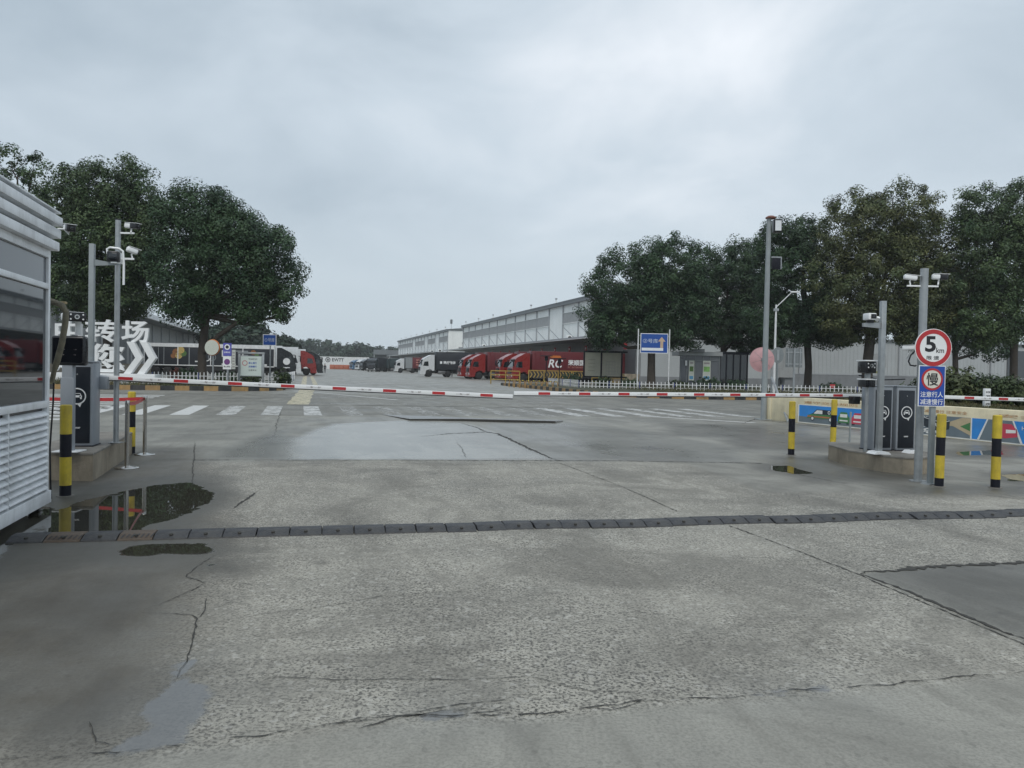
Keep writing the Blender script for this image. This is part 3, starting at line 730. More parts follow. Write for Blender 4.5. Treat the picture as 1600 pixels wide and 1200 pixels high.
# right gates
r1 = Vector((*AT(1378, 705, 13.55).xy, RIH)); r2 = Vector((*AT(1414, 707, 13.62).xy, RIH))
RG1 = cabinet('barrier gate with grey side wall whose boom spans the right half of the lane', r1, A*.75, .385, .34, 1.13)
inv1 = (Matrix.Translation(r1) @ Matrix.Rotation(A*.75, 4, 'Z')).inverted()
q0 = AT(1346, 618, 14.15); q1 = AT(803, 614.5, 12.42)
arm_local(RG1, inv1 @ q0, inv1 @ q1, 9, .42, .70)
MB().box(-.34, -.195, .36, .50, .80, .94, blackm, .01).build('boom_hub', RG1)
RG2 = cabinet('barrier gate with full white logo whose boom runs out of the frame', r2, A*.75, .385, .34, 1.13)
inv2 = (Matrix.Translation(r2) @ Matrix.Rotation(A*.75, 4, 'Z')).inverted()
q0 = AT(1434, 619, 14.1); q1 = AT(1900, 634, 15.2)
arm_local(RG2, inv2 @ q0, inv2 @ q1, 7, .95, .72)
MB().box(.195, .30, .36, .50, .76, .92, blackm, .01).build('boom_hub', RG2)
# ------------------------------------------------------------------ cameras
def bullet(label, loc, rz, L_=.24, w=.085, tilt=.12, capm=white2, frontm=blackm, foot=(0, .06, -.12), name='security_camera', hood=True, fl=0.0):
    """camera looking along local -y; loc is the housing centre; foot = where the bracket ends"""
    t = thing(name, label, 'security camera', loc, rz); t.scale = (.86, .86, .86); foot = tuple(q/.86 for q in foot)
    mx = Matrix.Rotation(tilt, 4, 'X')
    MB().box(-w/2, w/2, -L_/2, L_/2, -w*.42, w*.42, capm, w*.22, mx, 3).build('housing', t)
    f = (MB().box(-w*.52, w*.52, -L_/2-.014, -L_/2+fl, -w*.45, w*.45, frontm, w*.15, mx) if fl else MB().box(-w*.44, w*.44, -L_/2-.014, -L_/2+.002, -w*.37, w*.37, frontm, w*.1, mx)).build('front_face', t)
    le = MB(); le.lathe([(w*.2, 0), (w*.2, .008), (w*.13, .010)], glass, 16, (0, 0, 0), 'y')
    le.v = [tuple(mx @ Vector((x, y*-1-L_/2-.014, z))) for x, y, z in le.v]; le.build('lens', f)
    if hood: MB().box(-w*.56, w*.56, -L_/2-.045, L_/2-.02, w*.43, w*.50, capm, .003, mx).build('sun_hood', t)
    fx, fy, fz = foot
    MB().tube([(0, 0, -w*.40), (0, .01, -w*.75), (fx*.4, fy*.6, fz*.8), (fx, fy, fz)], .013, capm).build('bracket', t)
    return t
def frompx(px, py, Y): return AT(px, py, Y)
p = AT(108, 356, 8.45); bullet('white and black camera on the corner of the guard booth roof', p, A+.5, .2, .1, .15, foot=(-.1, .05, -.02), fl=.09)
# left lamp-like camera pole
pb = Vector((*AT(181, 691, 11.35).xy, LIH))
t = thing('camera_pole', 'slim steel camera pole on the left island, in front of the big white letters', 'pole', pb)
MB().cyl((0, 0, 0), (0, 0, 3.28), .038, grey_metal, n=20).cyl((0, 0, 3.28), (0, 0, 3.295), .042, blackm, n=20).build('shaft', t)
MB().box(-.08, .08, -.08, .08, 0, .012, grey_metal, .004).build('base_plate', t)
MB().box(.03, .24, -.012, .012, 3.08, 3.105, white2, .004).build('cross_arm', t)
MB().box(.03, .24, -.012, .012, 2.70, 2.73, white2, .004).build('cross_arm', t)
MB().box(.03, .05, -.05, .05, 2.64, 2.80, white2, .004).build('clamp', t)
T = Vector(pb)
bullet('black and white camera at the very top of the slim left pole', T+Vector((.20, 0, 3.20)), 1.2, .26, .1, .1, foot=(-.02, .0, -.105), fl=.13)
bullet('cream white camera on the lower arm of the slim left pole', T+Vector((.21, 0, 2.84)), 2.3, .18, .105, .25, foot=(0, 0, -.11))
# square post with gusset bracket
qb = Vector((*AT(141, 700, 10.98).xy, LIH))
t = thing('camera_post', 'square grey steel post with gusset arm behind the left barrier cabinet', 'post', qb, A*.6)
MB().box(-.035, .035, -.035, .035, 0, 2.87, pole_grey, .006).build('shaft', t)
MB().prism([(.036, 2.56), (.036, 2.65), (.36, 2.60), (.36, 2.585)], -.02, .02, pole_grey).build('gusset_arm', t)
MB().box(-.08, .08, -.08, .08, 0, .012, pole_grey, .003).build('base_plate', t)
m4 = Matrix.Translation(qb) @ Matrix.Rotation(A*.6, 4, 'Z')
t = thing('spotlight_camera', 'black camera under a bent white pipe between the two left poles', 'security camera', m4 @ Vector((.30, -.01, 2.603)), .2)
MB().box(-.09, .07, -.06, .06, .02, .17, blackm, .02).build('housing', t)
MB().box(-.06, .05, -.07, -.061, .05, .14, glass, .006).build('front_face', t)
MB().tube([(-.09, 0, .13), (-.10, 0, .20), (-.06, 0, .225), (.06, 0, .215), (.11, 0, .18), (.125, 0, .0), (.125, 0, -.3)], .016, white2).build('bent_pipe', t)
MB().box(-.04, .04, -.04, .04, .0, .022, white2, .004).build('mount', t)
# display post
db = Vector((*AT(108, 709, 10.15).xy, LIH))
t = thing('display_terminal', 'black screen terminal on a grey post in front of the left barrier cabinet', 'parking display', db, A*.3)
MB().box(-.16, .16, -.14, .14, 0, .018, white2, .006).build('base_plate', t)
MB().box(-.055, .055, -.05, .05, .018, 1.15, cabgrey, .008).build('post', t)
MB().box(-.085, .085, -.075, -.051, .30, .98, cabgrey, .008).build('cover_plate', t)
scr = MB().box(-.215, .215, -.07, .06, 1.14, 1.53, blackm, .035, None, 3).build('screen_housing', t)
MB().box(-.185, .185, -.074, -.0702, 1.18, 1.50, screenm, .0).build('screen', scr)
gled = bpy.data.materials.new('green_led'); nt, b = nodes(gled); b.inputs['Base Color'].default_value = (.02, .4, .08, 1); b.inputs['Emission Color'].default_value = (.05, .9, .2, 1); b.inputs['Emission Strength'].default_value = .6
s = MB().text('一', -.05, -.0745, 1.43, .012, gled, w=.04, bold=.03); s.build('green_light', scr)
s = MB()
for x, z, w in ((-.04, 1.35, .02), (.10, 1.35, .035), (-.06, 1.28, .05), (.09, 1.28, .035)): s.text('一车', x, -.0745, z, .014, lettergrey, w=w)
s.build('icons', scr)
m4 = Matrix.Translation(db) @ Matrix.Rotation(A*.3, 4, 'Z')
t = thing('plate_camera', 'white number plate camera with ring of lamps on top of the black screen terminal', 'security camera', m4 @ Vector((.04, 0, 1.54)), A*.3+.55)
MB().box(.02, .09, -.03, .03, 0, .18, white2, .004).build('stand', t)
MB().box(-.125, .13, -.16, .24, .19, .30, white2, .03, None, 3).build('housing', t)
f = MB().box(-.10, .125, -.175, -.161, .175, .295, blackm, .02).build('front_face', t)
le = MB().disc(.02, -.186, .235, .03, steel, 20, .018, .01).disc(.02, -.183, .235, .018, glass, 20)
for dx, dz in ((-.06, .03), (-.06, -.03), (.09, .03), (.09, -.03)): le.disc(.0+dx*.95+.005, -.180, .235+dz, .011, white2, 12)
le.build('lens', f)
MB().box(-.13, -.101, -.172, -.10, .17, .25, red, .006).build('side_light', t)
# wrapped conduit from booth
cp = [AT(76, 470, 8.72), AT(84, 472, 8.68), AT(97, 477, 8.66), AT(103, 488, 8.66), AT(102, 505, 8.66), AT(97, 535, 8.66), AT(90, 562, 8.66), AT(84, 582, 8.68), AT(81, 597, 8.7)]
o_ = bc; loc = AT(76, 470, 8.72)
t = thing('cable_conduit', 'taped grey cable conduit hanging from the booth corner over the screen', 'cable', loc)
pts = [q-loc for q in cp]; sm = []
for i in range(len(pts)-1):
    for k in range(4): sm.append(pts[i].lerp(pts[i+1], k/4))
sm.append(pts[-1])
MB().tube(sm, [.033 if i < len(sm)-6 else .027 for i in range(len(sm))], conduit, 12).build('wrapped_hose', t)
thin = [AT(82, 590, 8.7), AT(84, 600, 8.7), AT(83, 630, 8.7), AT(80, 670, 8.72), AT(78, 700, 8.75), AT(79, 755, 8.76), AT(80, 782, 8.78)]
MB().tube([q-loc for q in thin], .010, blackm, 8).build('thin_cable', t)
MB().box(-.02, .20, -.03, .03, -.035, -.005, M('bamboo_cover', (.35, .27, .15), .7), .01).build('arm_bracket', t)
# ------------------------------------------------------------------ belt stanchions
def stanchion(label, loc):
    t = thing('belt_stanchion', label, 'stanchion', loc, 0, 'steel belt stanchions')
    MB().lathe([(.165, 0), (.165, .012), (.155, .022), (.06, .038), (.034, .045), (.034, .05)], steel, 32).build('base', t)
    MB().lathe([(.032, .05), (.032, .94), (.034, .945), (.034, 1.0), (.03, 1.01), (0, 1.012)], steel, 24).build('post', t)
    return t
s1 = G(198, 732); s2 = G(226, 711)
ta = stanchion('nearer steel belt stanchion, right of the left island', s1)
tb = dup(ta, s2, .4, 'farther steel belt stanchion, at the end of the red belt')
t3 = dup(ta, (-9.6, 13.3, 0), .4, 'steel belt stanchion hidden behind the left barrier cabinet')
def belt(label, a, b_, sag):
    a = Vector(a); b_ = Vector(b_); t = thing('retractable_belt', label, 'belt', a); n = 14; vs = []; th = Vector((-(b_-a).y, (b_-a).x, 0)).normalized()*.0015
    for i in range(n+1):
        k = i/n; p = (b_-a)*k; p.z -= sag*4*k*(1-k)
        vs += [p+th+Vector((0, 0, -.028)), p+th+Vector((0, 0, .028)), p-th+Vector((0, 0, .028)), p-th+Vector((0, 0, -.028))]
    fs = [(4*i+j, 4*i+(j+1) % 4, 4*i+4+(j+1) % 4, 4*i+4+j) for i in range(n) for j in range(4)]+[(0, 1, 2, 3), (4*n+3, 4*n+2, 4*n+1, 4*n)]
    MB().add(vs, fs, red).build('webbing', t)
belt('long red belt stretched left behind the cabinet', s2+Vector((-.034, 0, .955)), (-9.565, 13.3, .955), .04)
belt('short red belt between the two steel stanchions', s1+Vector((.03, .02, .965)), s2+Vector((-.02, -.03, .955)), .02)
# ------------------------------------------------------------------ right island posts
pb = Vector((*AT(1373, 703, 13.0).xy, RIH))
t = thing('camera_post', 'slim square grey post in front of the right barrier cabinets', 'post', pb, A*.5)
MB().box(-.042, .042, -.042, .042, 0, 2.58, grey_metal, .006).build('shaft', t)
MB().prism([(-.15, .0), (.15, .0), (.11, .04), (.045, .05), (-.045, .05), (-.11, .04)], -.12, .12, white2).build('base_cover', t)
MB().prism([(-.043, 2.12), (-.043, 2.22), (-.36, 2.20), (-.36, 2.14)], -.02, .02, grey_metal).build('gusset_arm', t)
m4 = Matrix.Translation(pb) @ Matrix.Rotation(A*.5, 4, 'Z')
t = thing('plate_camera', 'white cased camera on the upper arm of the slim post, before the brown tree', 'security camera', m4 @ Vector((-.23, 0, 2.205)), .1); t.scale = (.8, .8, .8)
MB().box(-.10, .08, -.12, .12, .06, .20, white2, .02).build('housing', t)
f = MB().box(-.05, .065, -.13, -.1201, .085, .18, blackm, .008).build('front_face', t)
MB().disc(.01, -.134, .13, .022, glass, 16).build('lens', f)
MB().box(-.06, .06, -.05, .05, .0, .058, blackm, .004).build('mount', t)
MB().cyl((.15, 0, .05), (.15, -.06, .12), .035, white2, n=14).build('side_lamp', t)
lb_ = Vector((*AT(1354, 640, 13.25).xy, 0))
base = Vector((*AT(1352, 703, 13.3).xy, RIH))
t = thing('plate_camera', 'white topped plate camera with dark lamp array over the right barrier cabinets', 'security camera', base, .12)
MB().cyl((0, .0, 0), (0, .0, 1.12), .03, grey_metal, n=16).build('stand', t)
MB().box(-.09, .09, -.10, .14, 1.12, 1.24, blackm, .012).build('lamp_array', t)
g = MB()
for i in range(5):
    for j in range(3): g.disc(-.07+.035*i, -.104, 1.145+.033*j, .011, screenm, 10)
g.build('lamp', t)
MB().box(-.105, .105, -.13, .16, 1.242, 1.265, white2, .008).build('lamp_hood', t)
MB().box(-.04, .04, -.03, .03, 1.266, 1.36, grey_metal, .004).build('neck', t)
MB().box(-.10, .10, -.11, .16, 1.361, 1.56, blackm, .02).build('housing', t)
f = MB().disc(0, -.122, 1.49, .03, steel, 20, .019, .011).disc(0, -.118, 1.49, .019, glass, 20)
for dx, dz in ((-.06, .035), (.06, .035), (-.055, -.03), (.055, -.03)): f.disc(dx, -.116, 1.49+dz, .013, white2, 12)
f.build('lens', t)
MB().box(-.12, .12, -.15, .17, 1.562, 1.585, white2, .008).build('sun_hood', t)
MB().box(.06, .18, -.02, .02, 1.36, 1.40, M('pale_green_box', (.35, .36, .16), .6), .004).build('junction_box', t)
MB().tube([(-.1, .1, 1.32), (.1, .12, 1.30), (.3, .14, 1.25), (.62, .15, 1.26), (.8, .15, 1.27)], .012, blackm).build('cable', t)
for k, (px, py) in enumerate(((1416, 708),)):
    pass
t = thing('anchor_plate', 'white anchor plate at the foot of the right barrier cabinet', 'base plate', (*AT(1424, 709, 13.25).xy, RIH), .2)
MB().prism([(-.12, .0), (.12, .0), (.08, .05), (-.06, .05)], -.1, .1, white2).build('cover', t)
MB().cyl((.0, 0, .05), (.0, 0, .06), .02, grey_metal, n=12).build('bolt', t)
# tall camera pole
pb = G(1434, 752)
t = thing('camera_pole', 'thick grey pole with two cameras on top, left of the speed limit sign', 'pole', pb)
MB().cyl((0, 0, 0), (0, 0, 3.26), .058, grey_metal, n=24).build('shaft', t)
MB().cyl((0, 0, 0), (0, 0, .014), .12, grey_metal, n=24).build('base_plate', t)
MB().box(-.26, .22, -.012, .012, 2.98, 3.005, white2, .003).build('cross_arm', t)
bullet('white camera facing left on the arm of the thick right pole', pb+Vector((-.21, 0, 3.12)), -1.25+math.pi/2+1.1, .22, .10, .12, foot=(0, 0, -.115))
bullet('white camera with black face pointing right on the thick right pole', pb+Vector((.24, .02, 3.14)), 1.2, .24, .11, .05, foot=(-.05, .02, -.125), fl=.12)
bullet('white camera with red stripe fixed half way up the thick right pole', pb+Vector((-.15, .05, 2.05)), .9, .26, .10, -.05, foot=(.08, .06, -.16), frontm=red)
t = thing('cable_loop', 'black cable loop hanging on the thick right pole', 'cable', pb+Vector((-.08, 0, 1.9)))
MB().tube([(0, .05, .1), (-.09, .0, .03), (-.12, 0, -.06), (-.09, 0, -.12), (-.02, .0, -.13), (.0, .0, -.12)], .012, blackm).build('cable', t)
# road signs
pb = G(1455, 757)
t = thing('road_sign', 'round red 5 km speed limit sign above a blue slow down sign on a post', 'road sign', pb, .06)
MB().box(-.038, .038, -.0, .06, 0, 2.3, pole_grey, .006).build('post', t)
cz = ZZ(1467, 543, 11.3); cxx = AT(1467, 543, 11.3).x-pb.x; RS = .283
rs = MB().disc(cxx, -.02, cz, RS, white2, 48, 0, .012).build('round_plate', t)
MB().disc(cxx, -.024, cz, RS*.965, red, 48, RS*.74, .0035).build('red_ring', rs)
MB().text('5', cxx-.045, -.0205, cz+.055, .235, letterblk, w=.165, bold=.028).text('km', cxx+.105, -.0205, cz-.035, .075, letterblk, w=.12, bold=.005).text('限 速', cxx-.005, -.0205, cz-.148, .058, letterblk, w=.19, bold=.004).build('lettering', rs)
bz = ZZ(1464.5, 603.5, 11.3); bxx = AT(1464.5, 603.5, 11.3).x-pb.x; bw, bh = .205, .305
bp_ = MB().box(bxx-bw, bxx+bw, -.02, -.008, bz-bh, bz+bh, white2, .0).build('blue_plate', t)
g = MB().box(bxx-bw+.012, bxx+bw-.012, -.0225, -.0202, bz-bh+.012, bz+bh-.012, blue).build('blue_field', bp_)
MB().disc(bxx, -.0262, bz+.10, .165, red, 40, 0, .0035).disc(bxx, -.0282, bz+.10, .133, M('sign_cream', (.68, .66, .58), .5), 40, 0, .002).build('ring', bp_)
MB().text('慢', bxx, -.0284, bz+.10, .19, letterblk, w=.185, bold=.008).build('lettering', bp_)
MB().text('注意行人', bxx, -.0228, bz-.125, .085, white2, w=.35, bold=.008).text('减速慢行', bxx, -.0228, bz-.235, .085, white2, w=.35, bold=.006).build('lettering', bp_)
MB().box(-.06, .06, .0601, .068, cz-.03, cz+.03, grey_metal, .002).build('clamp', t)
MB().prism([(-.1, 0), (.1, 0), (.06, .02), (-.06, .02)], -.08, .12, grey_metal).build('base_plate', t)
# thin stake
t = thing('thin_stake', 'thin rusty steel stake standing behind the right island', 'stake', G(1327, 700))
MB().cyl((0, 0, 0), (.01, 0, .8), .022, pole_grey, n=12).build('rod', t)
MB().lathe([(.05, 0), (.05, .01), (.022, .012)], concrete_top, 14).build('foot', t)
# ------------------------------------------------------------------ mural wall
w0 = G(1197, 655.5); w1 = G(1600, 697); dv = (w1-w0).normalized(); wl = (w1-w0).length+4.5
wang = math.atan2(dv.y, dv.x)
mw_ = thing('mural_wall', 'low cream wall painted with a van, cars and road scenes', 'wall', w0, wang)
WH = .84; TH = .35
MB().box(0, wl, 0, TH, 0, WH, cream, .015).build('wall_body', mw_)
MB().box(-.0, .25, -.02, .0, 0, WH-.01, cream, .008).build('end_pier', mw_)
mb_blue = M('mural_blue', (.03, .26, .70), .6, dirt=(.1, .2, .35), damt=.3); mb_grey = M('mural_grey', (.16, .20, .225), .7); mb_dk = M('mural_dark', (.025, .035, .045), .7); mb_gr = M('mural_green', (.07, .22, .08), .7); mb_rd = M('mural_red', (.58, .06, .10), .7); mb_wh = M('mural_white', (.8, .8, .77), .7); mb_or = M('mural_orange', (.45, .17, .08), .7); mb_tan = M('mural_tan', (.52, .42, .27), .7); mb_tx = M('mural_letter_orange', (.55, .33, .17), .75, var=.35, scale=20)
def wx(px):      # position along the wall where the image column meets its face
    r = ray(px, 670); n = Vector((-dv.y, dv.x, 0)); tt = (w0-CAM).dot(n)/r.dot(n); return (CAM+r*tt-w0).dot(dv)
def rect(mb, x0, x1, z0, z1, y, mat): mb.prism([(x0, z0), (x1, z0), (x1, z1), (x0, z1)], y-.002, y, mat)
xa, xb_ = wx(1248), wx(1349); xm = wx(1420)
zt = .60
pnl = MB(); rect(pnl, xa, xm, .05, zt, -.001, mb_blue); pnl.prism([(xa, .05), (xm, .05), (xm, .20), (xa+1.8, .18), (xa, .24)], -.0055, -.0035, mb_grey); rect(pnl, xa-.03, xm, .02, .045, -.001, mb_wh); rect(pnl, xa-.04, xa, .02, zt+.02, -.001, mb_wh); rect(pnl, xa, xm, zt+.002, zt+.02, -.001, mb_wh)
pn = pnl.build('mural_panel', mw_)
def tr(pts, x, z, s, sx=1): return [(x+a*s*sx, z+b*s) for a, b in pts]
car = MB(); x = wx(1268); s = (wx(1305)-wx(1268))/2*.97; s2 = .19; x = (wx(1262)+wx(1306))/2
vw = (wx(1306)-wx(1260))/2
V_ = lambda pts: [(x+a*vw, .30+b*.19) for a, b in pts]
car.prism(V_([(-1, -.5), (-.98, -.05), (-.62, .3), (-.35, 1.0), (.95, 1.0), (1, .3), (1, -.5)]), -.008, -.006, mb_dk)
car.prism(V_([(-1, -.5), (-.98, -.05), (-.70, .2), (1, .2), (1, -.5)]), -.0105, -.0085, mb_gr); car.prism(V_([(-.99, -.35), (-.98, -.1), (1, -.1), (1, -.35)]), -.0128, -.0108, mb_or)
car.prism(V_([(-.55, .28), (-.32, .88), (.05, .88), (.05, .28)]), -.0128, -.0108, mb_wh)
car.disc(x+.5*vw, -.0128, .30+.6*.19, .055, mb_wh, 20, .035, .002)
for a in (-.62, .6): car.disc(x+a*vw, -.0150, .30-.55*.19, .075, mb_dk, 20, 0, .002); car.disc(x+a*vw, -.0172, .30-.55*.19, .05, mb_wh, 20, 0, .002)
car.build('painted_van', pn)
def frontcar(px0, px1, mat):
    c = MB(); a0, a1 = wx(px0), wx(px1); cx_ = (a0+a1)/2; w_ = (a1-a0)/2
    c.prism([(cx_-w_, .14), (cx_-w_, .30), (cx_-.8*w_, .36), (cx_-.55*w_, .47), (cx_+.55*w_, .47), (cx_+.8*w_, .36), (cx_+w_, .30), (cx_+w_, .14)], -.008, -.006, mat)
    rect(c, cx_-.62*w_, cx_+.62*w_, .31, .41, -.0085, mb_wh); rect(c, cx_-.7*w_, cx_+.7*w_, .19, .23, -.0085, mb_wh)
    for q in (-.7, .7): rect(c, cx_+(q-.2)*w_, cx_+(q+.2)*w_, .10, .14, -.006, mb_dk)
    return c
frontcar(1309, 1327, mb_gr).build('painted_green_car', pn); frontcar(1330, 1352, mb_rd).build('painted_red_car', pn)
# second panel : crossing, box, bays
xc, xd, xe, xf = wx(1438), wx(1462), wx(1517), wx(1528)
pnl = MB(); rect(pnl, xc, xe, .05, zt-.02, -.001, mb_grey); rect(pnl, xc, xe, .02, .045, -.001, mb_wh)
for k in range(6):
    a = xc+(xd-xc)*(.0+.17*k); pnl.prism([(a, zt-.06), (a+.05, zt-.06), (a+.20, .42), (a+.15, .42)], -.0055, -.0035, mb_wh)
for k in range(5): pnl.prism([(xc, .08+.075*k), (xc+.4+.07*k, .16+.075*k), (xc+.4+.07*k, .19+.075*k), (xc, .11+.075*k)], -.0055, -.0035, mb_wh)
pnl.prism([(xe-.85, .35), (xe-.25, .57), (xe, .57), (xe, .12), (xe-.5, .33)], -.0055, -.0035, mb_tan); pnl.prism([(xe-.3, .34), (xe-.02, .46), (xe-.02, .24)], -.0080, -.0060, mb_gr)
pnl.prism([(xe-1.5, .30), (xe-1.45, .52), (xe-.95, .55), (xe-.60, .45), (xe-.62, .24), (xe-.95, .16)], -.0080, -.0060, mb_dk)
pnl.prism([(xe-1.46, .51), (xe-.86, .40), (xe-.61, .45), (xe-.61, .465), (xe-.86, .415), (xe-1.46, .525)], -.0105, -.0085, mb_wh); pnl.prism([(xe-.87, .40), (xe-.85, .40), (xe-.86, .19), (xe-.88, .19)], -.0105, -.0085, mb_wh)
pnl.text('SR', xe-1.05, -.0105, .33, .09, mb_wh, bold=.02)
for k in range(4): pnl.prism([(xe-1.3+.16*k, .08), (xe-1.22+.16*k, .08), (xe-1.35+.16*k, .20), (xe-1.43+.16*k, .20)], -.0055, -.0035, mb_wh)
pn = pnl.build('mural_panel', mw_)
pnl = MB(); L2 = wl-.1; rect(pnl, xe+.02, L2, .05, zt-.02, -.001, mb_blue); rect(pnl, xe+.0, L2, .02, .045, -.001, mb_wh); rect(pnl, xe-.01, xe+.03, .05, zt-.02, -.0032, mb_wh)
g0, g1, g2, g3 = wx(1543), wx(1529), wx(1583), wx(1597)
pnl.prism([(g1, .05), (g0, zt-.02), (g2, zt-.02), (g3, .05)], -.0055, -.0035, mb_grey)
for a, b_ in ((g1, g0), (g3, g2)): pnl.prism([(a-.03, .05), (a+.03, .05), (b_+.02, zt-.02), (b_-.02, zt-.02)], -.0080, -.0060, mb_wh)
cc = wx(1571); pnl.prism([(cc-.35, .18), (cc-.3, .38), (cc-.1, .5), (cc+.15, .5), (cc+.3, .38), (cc+.32, .2), (cc, .14)], -.0080, -.0060, mb_rd); pnl.prism([(cc+.02, .27), (cc+.02, .36), (cc+.27, .36), (cc+.27, .29)], -.0105, -.0085, mb_wh)
pnl.text('Hi', cc+.47, -.0058, .42, .09, mb_wh); pnl.build('mural_panel', mw_)
tx = MB()
tx.text('遵守交通规则 文明行车', (xa+xm)/2, -.001, .70, .085, mb_tx, w=(xm-xa)*.9, bold=.01)
tx.text('减速慢行 注意安全', (xc+xe)/2, -.001, .69, .085, mb_tx, w=(xe-xc)*.85, bold=.01); tx.text('安全第一 预防为主', (xe+.3+L2)/2, -.001, .69, .085, mb_tx, w=(L2-xe)*.8, bold=.01)
tx.build('lettering', mw_)
# ------------------------------------------------------------------ vegetation
def leafmat(name, c0, c1, c2=None):
    m = bpy.data.materials.new(name); nt, b = nodes(m); L = nt.links.new
    tcx = nt.nodes.new('ShaderNodeTexCoord'); n = nt.nodes.new('ShaderNodeTexNoise'); n.inputs['Scale'].default_value = .55; n.inputs['Detail'].default_value = 5; n.inputs['Roughness'].default_value = .7
    L(tcx.outputs['Object'], n.inputs['Vector'])
    r = nt.nodes.new('ShaderNodeMapRange'); r.inputs['From Min'].default_value = .36; r.inputs['From Max'].default_value = .64; L(n.outputs['Fac'], r.inputs['Value'])
    x = nt.nodes.new('ShaderNodeMix'); x.data_type = 'RGBA'; L(r.outputs['Result'], x.inputs['Factor']); x.inputs['A'].default_value = (*c0, 1); x.inputs['B'].default_value = (*c1, 1)
    a = nt.nodes.new('ShaderNodeAttribute'); a.attribute_name = 'leaf_tint'
    r2 = nt.nodes.new('ShaderNodeMapRange'); r2.inputs['To Min'].default_value = .5; r2.inputs['To Max'].default_value = 1.35; L(a.outputs['Fac'], r2.inputs['Value'])
    y = nt.nodes.new('ShaderNodeMix'); y.data_type = 'RGBA'; y.blend_type = 'MULTIPLY'; y.inputs['Factor'].default_value = 1; L(x.outputs['Result'], y.inputs['A']); L(r2.outputs['Result'], y.inputs['B'])
    L(y.outputs['Result'], b.inputs['Base Color']); b.inputs['Roughness'].default_value = .55; b.inputs['Specular IOR Level'].default_value = .35
    return m
leaf_dark = leafmat('camphor_leaf_dark', (.021, .050, .025), (.054, .098, .040))
leaf_mid = leafmat('camphor_leaf', (.034, .068, .030), (.085, .125, .045))
leaf_brown = leafmat('autumn_tinged_leaf', (.050, .076, .030), (.115, .122, .045))
leaf_hedge = leafmat('hedge_leaf', (.022, .048, .018), (.060, .082, .026))
leaf_red = leafmat('red_flower_leaf', (.05, .05, .025), (.22, .03, .03))
leaf_far = leafmat('distant_leaf', (.020, .042, .028), (.038, .062, .036))
grassm = leafmat('grass_blade', (.045, .06, .022), (.13, .11, .05))
def leaves(ells, n, size, clump=.8, per=40, fill=.45, sparse=0.0, updir=.6):
    """scatter leaf quads in clumps over a set of ellipsoids: returns verts, quads, tint"""
    ells = np.array(ells, float); vol = (ells[:, 3]*ells[:, 4]+ells[:, 4]*ells[:, 5]+ells[:, 3]*ells[:, 5]); pr = vol/vol.sum()
    nc = max(4, n//per); e = ells[rng.choice(len(ells), nc, p=pr)]
    d = rng.normal(size=(nc, 3)); d /= np.linalg.norm(d, axis=1)[:, None]
    rad = np.where(rng.random(nc) < fill, rng.random(nc)**.5*.85, .84+.26*rng.random(nc)**1.6)
    c = e[:, :3]+d*rad[:, None]*e[:, 3:6]
    cs = clump*(.55+.8*rng.random(nc))
    ci = rng.integers(0, nc, n)
    g = rng.normal(size=(n, 3)); g /= np.maximum(1, np.linalg.norm(g, axis=1)/1.6)[:, None]
    p = c[ci]+g*(cs[ci]*np.array([.5, .5, .42])[:, None]).T
    nor = d[ci]*.3+g*.65+rng.normal(size=(n, 3))*.5+np.array([0, 0, updir]); nor /= np.linalg.norm(nor, axis=1)[:, None]
    t = rng.normal(size=(n, 3)); t -= nor*(t*nor).sum(1)[:, None]; t /= np.linalg.norm(t, axis=1)[:, None]; bt = np.cross(nor, t)
    s = size*(.6+.8*rng.random(n))[:, None]
    V = np.stack([p-t*s*.62, p-bt*s*.30+nor*s*.06, p+t*s*.62, p+bt*s*.30+nor*s*.06], 1).reshape(-1, 3)
    Qd = np.arange(4*n).reshape(n, 4)
    tint = np.repeat(np.clip(.2*rng.random(n)+.8*rng.random(nc)[ci], 0, 1), 4)
    return V, Qd, tint
def leafobj(name, V, Qd, tint, mat, parent=None, loc=(0, 0, 0)):
    me = npmesh(name, V, Qd, mat); me.attributes.new('leaf_tint', 'FLOAT', 'POINT').data.foreach_set('value', tint[:len(me.vertices)].astype(np.float32))
    o = bpy.data.objects.new(name, me); COL.objects.link(o); o.location = loc
    if parent is not None: o.parent = parent
    return o
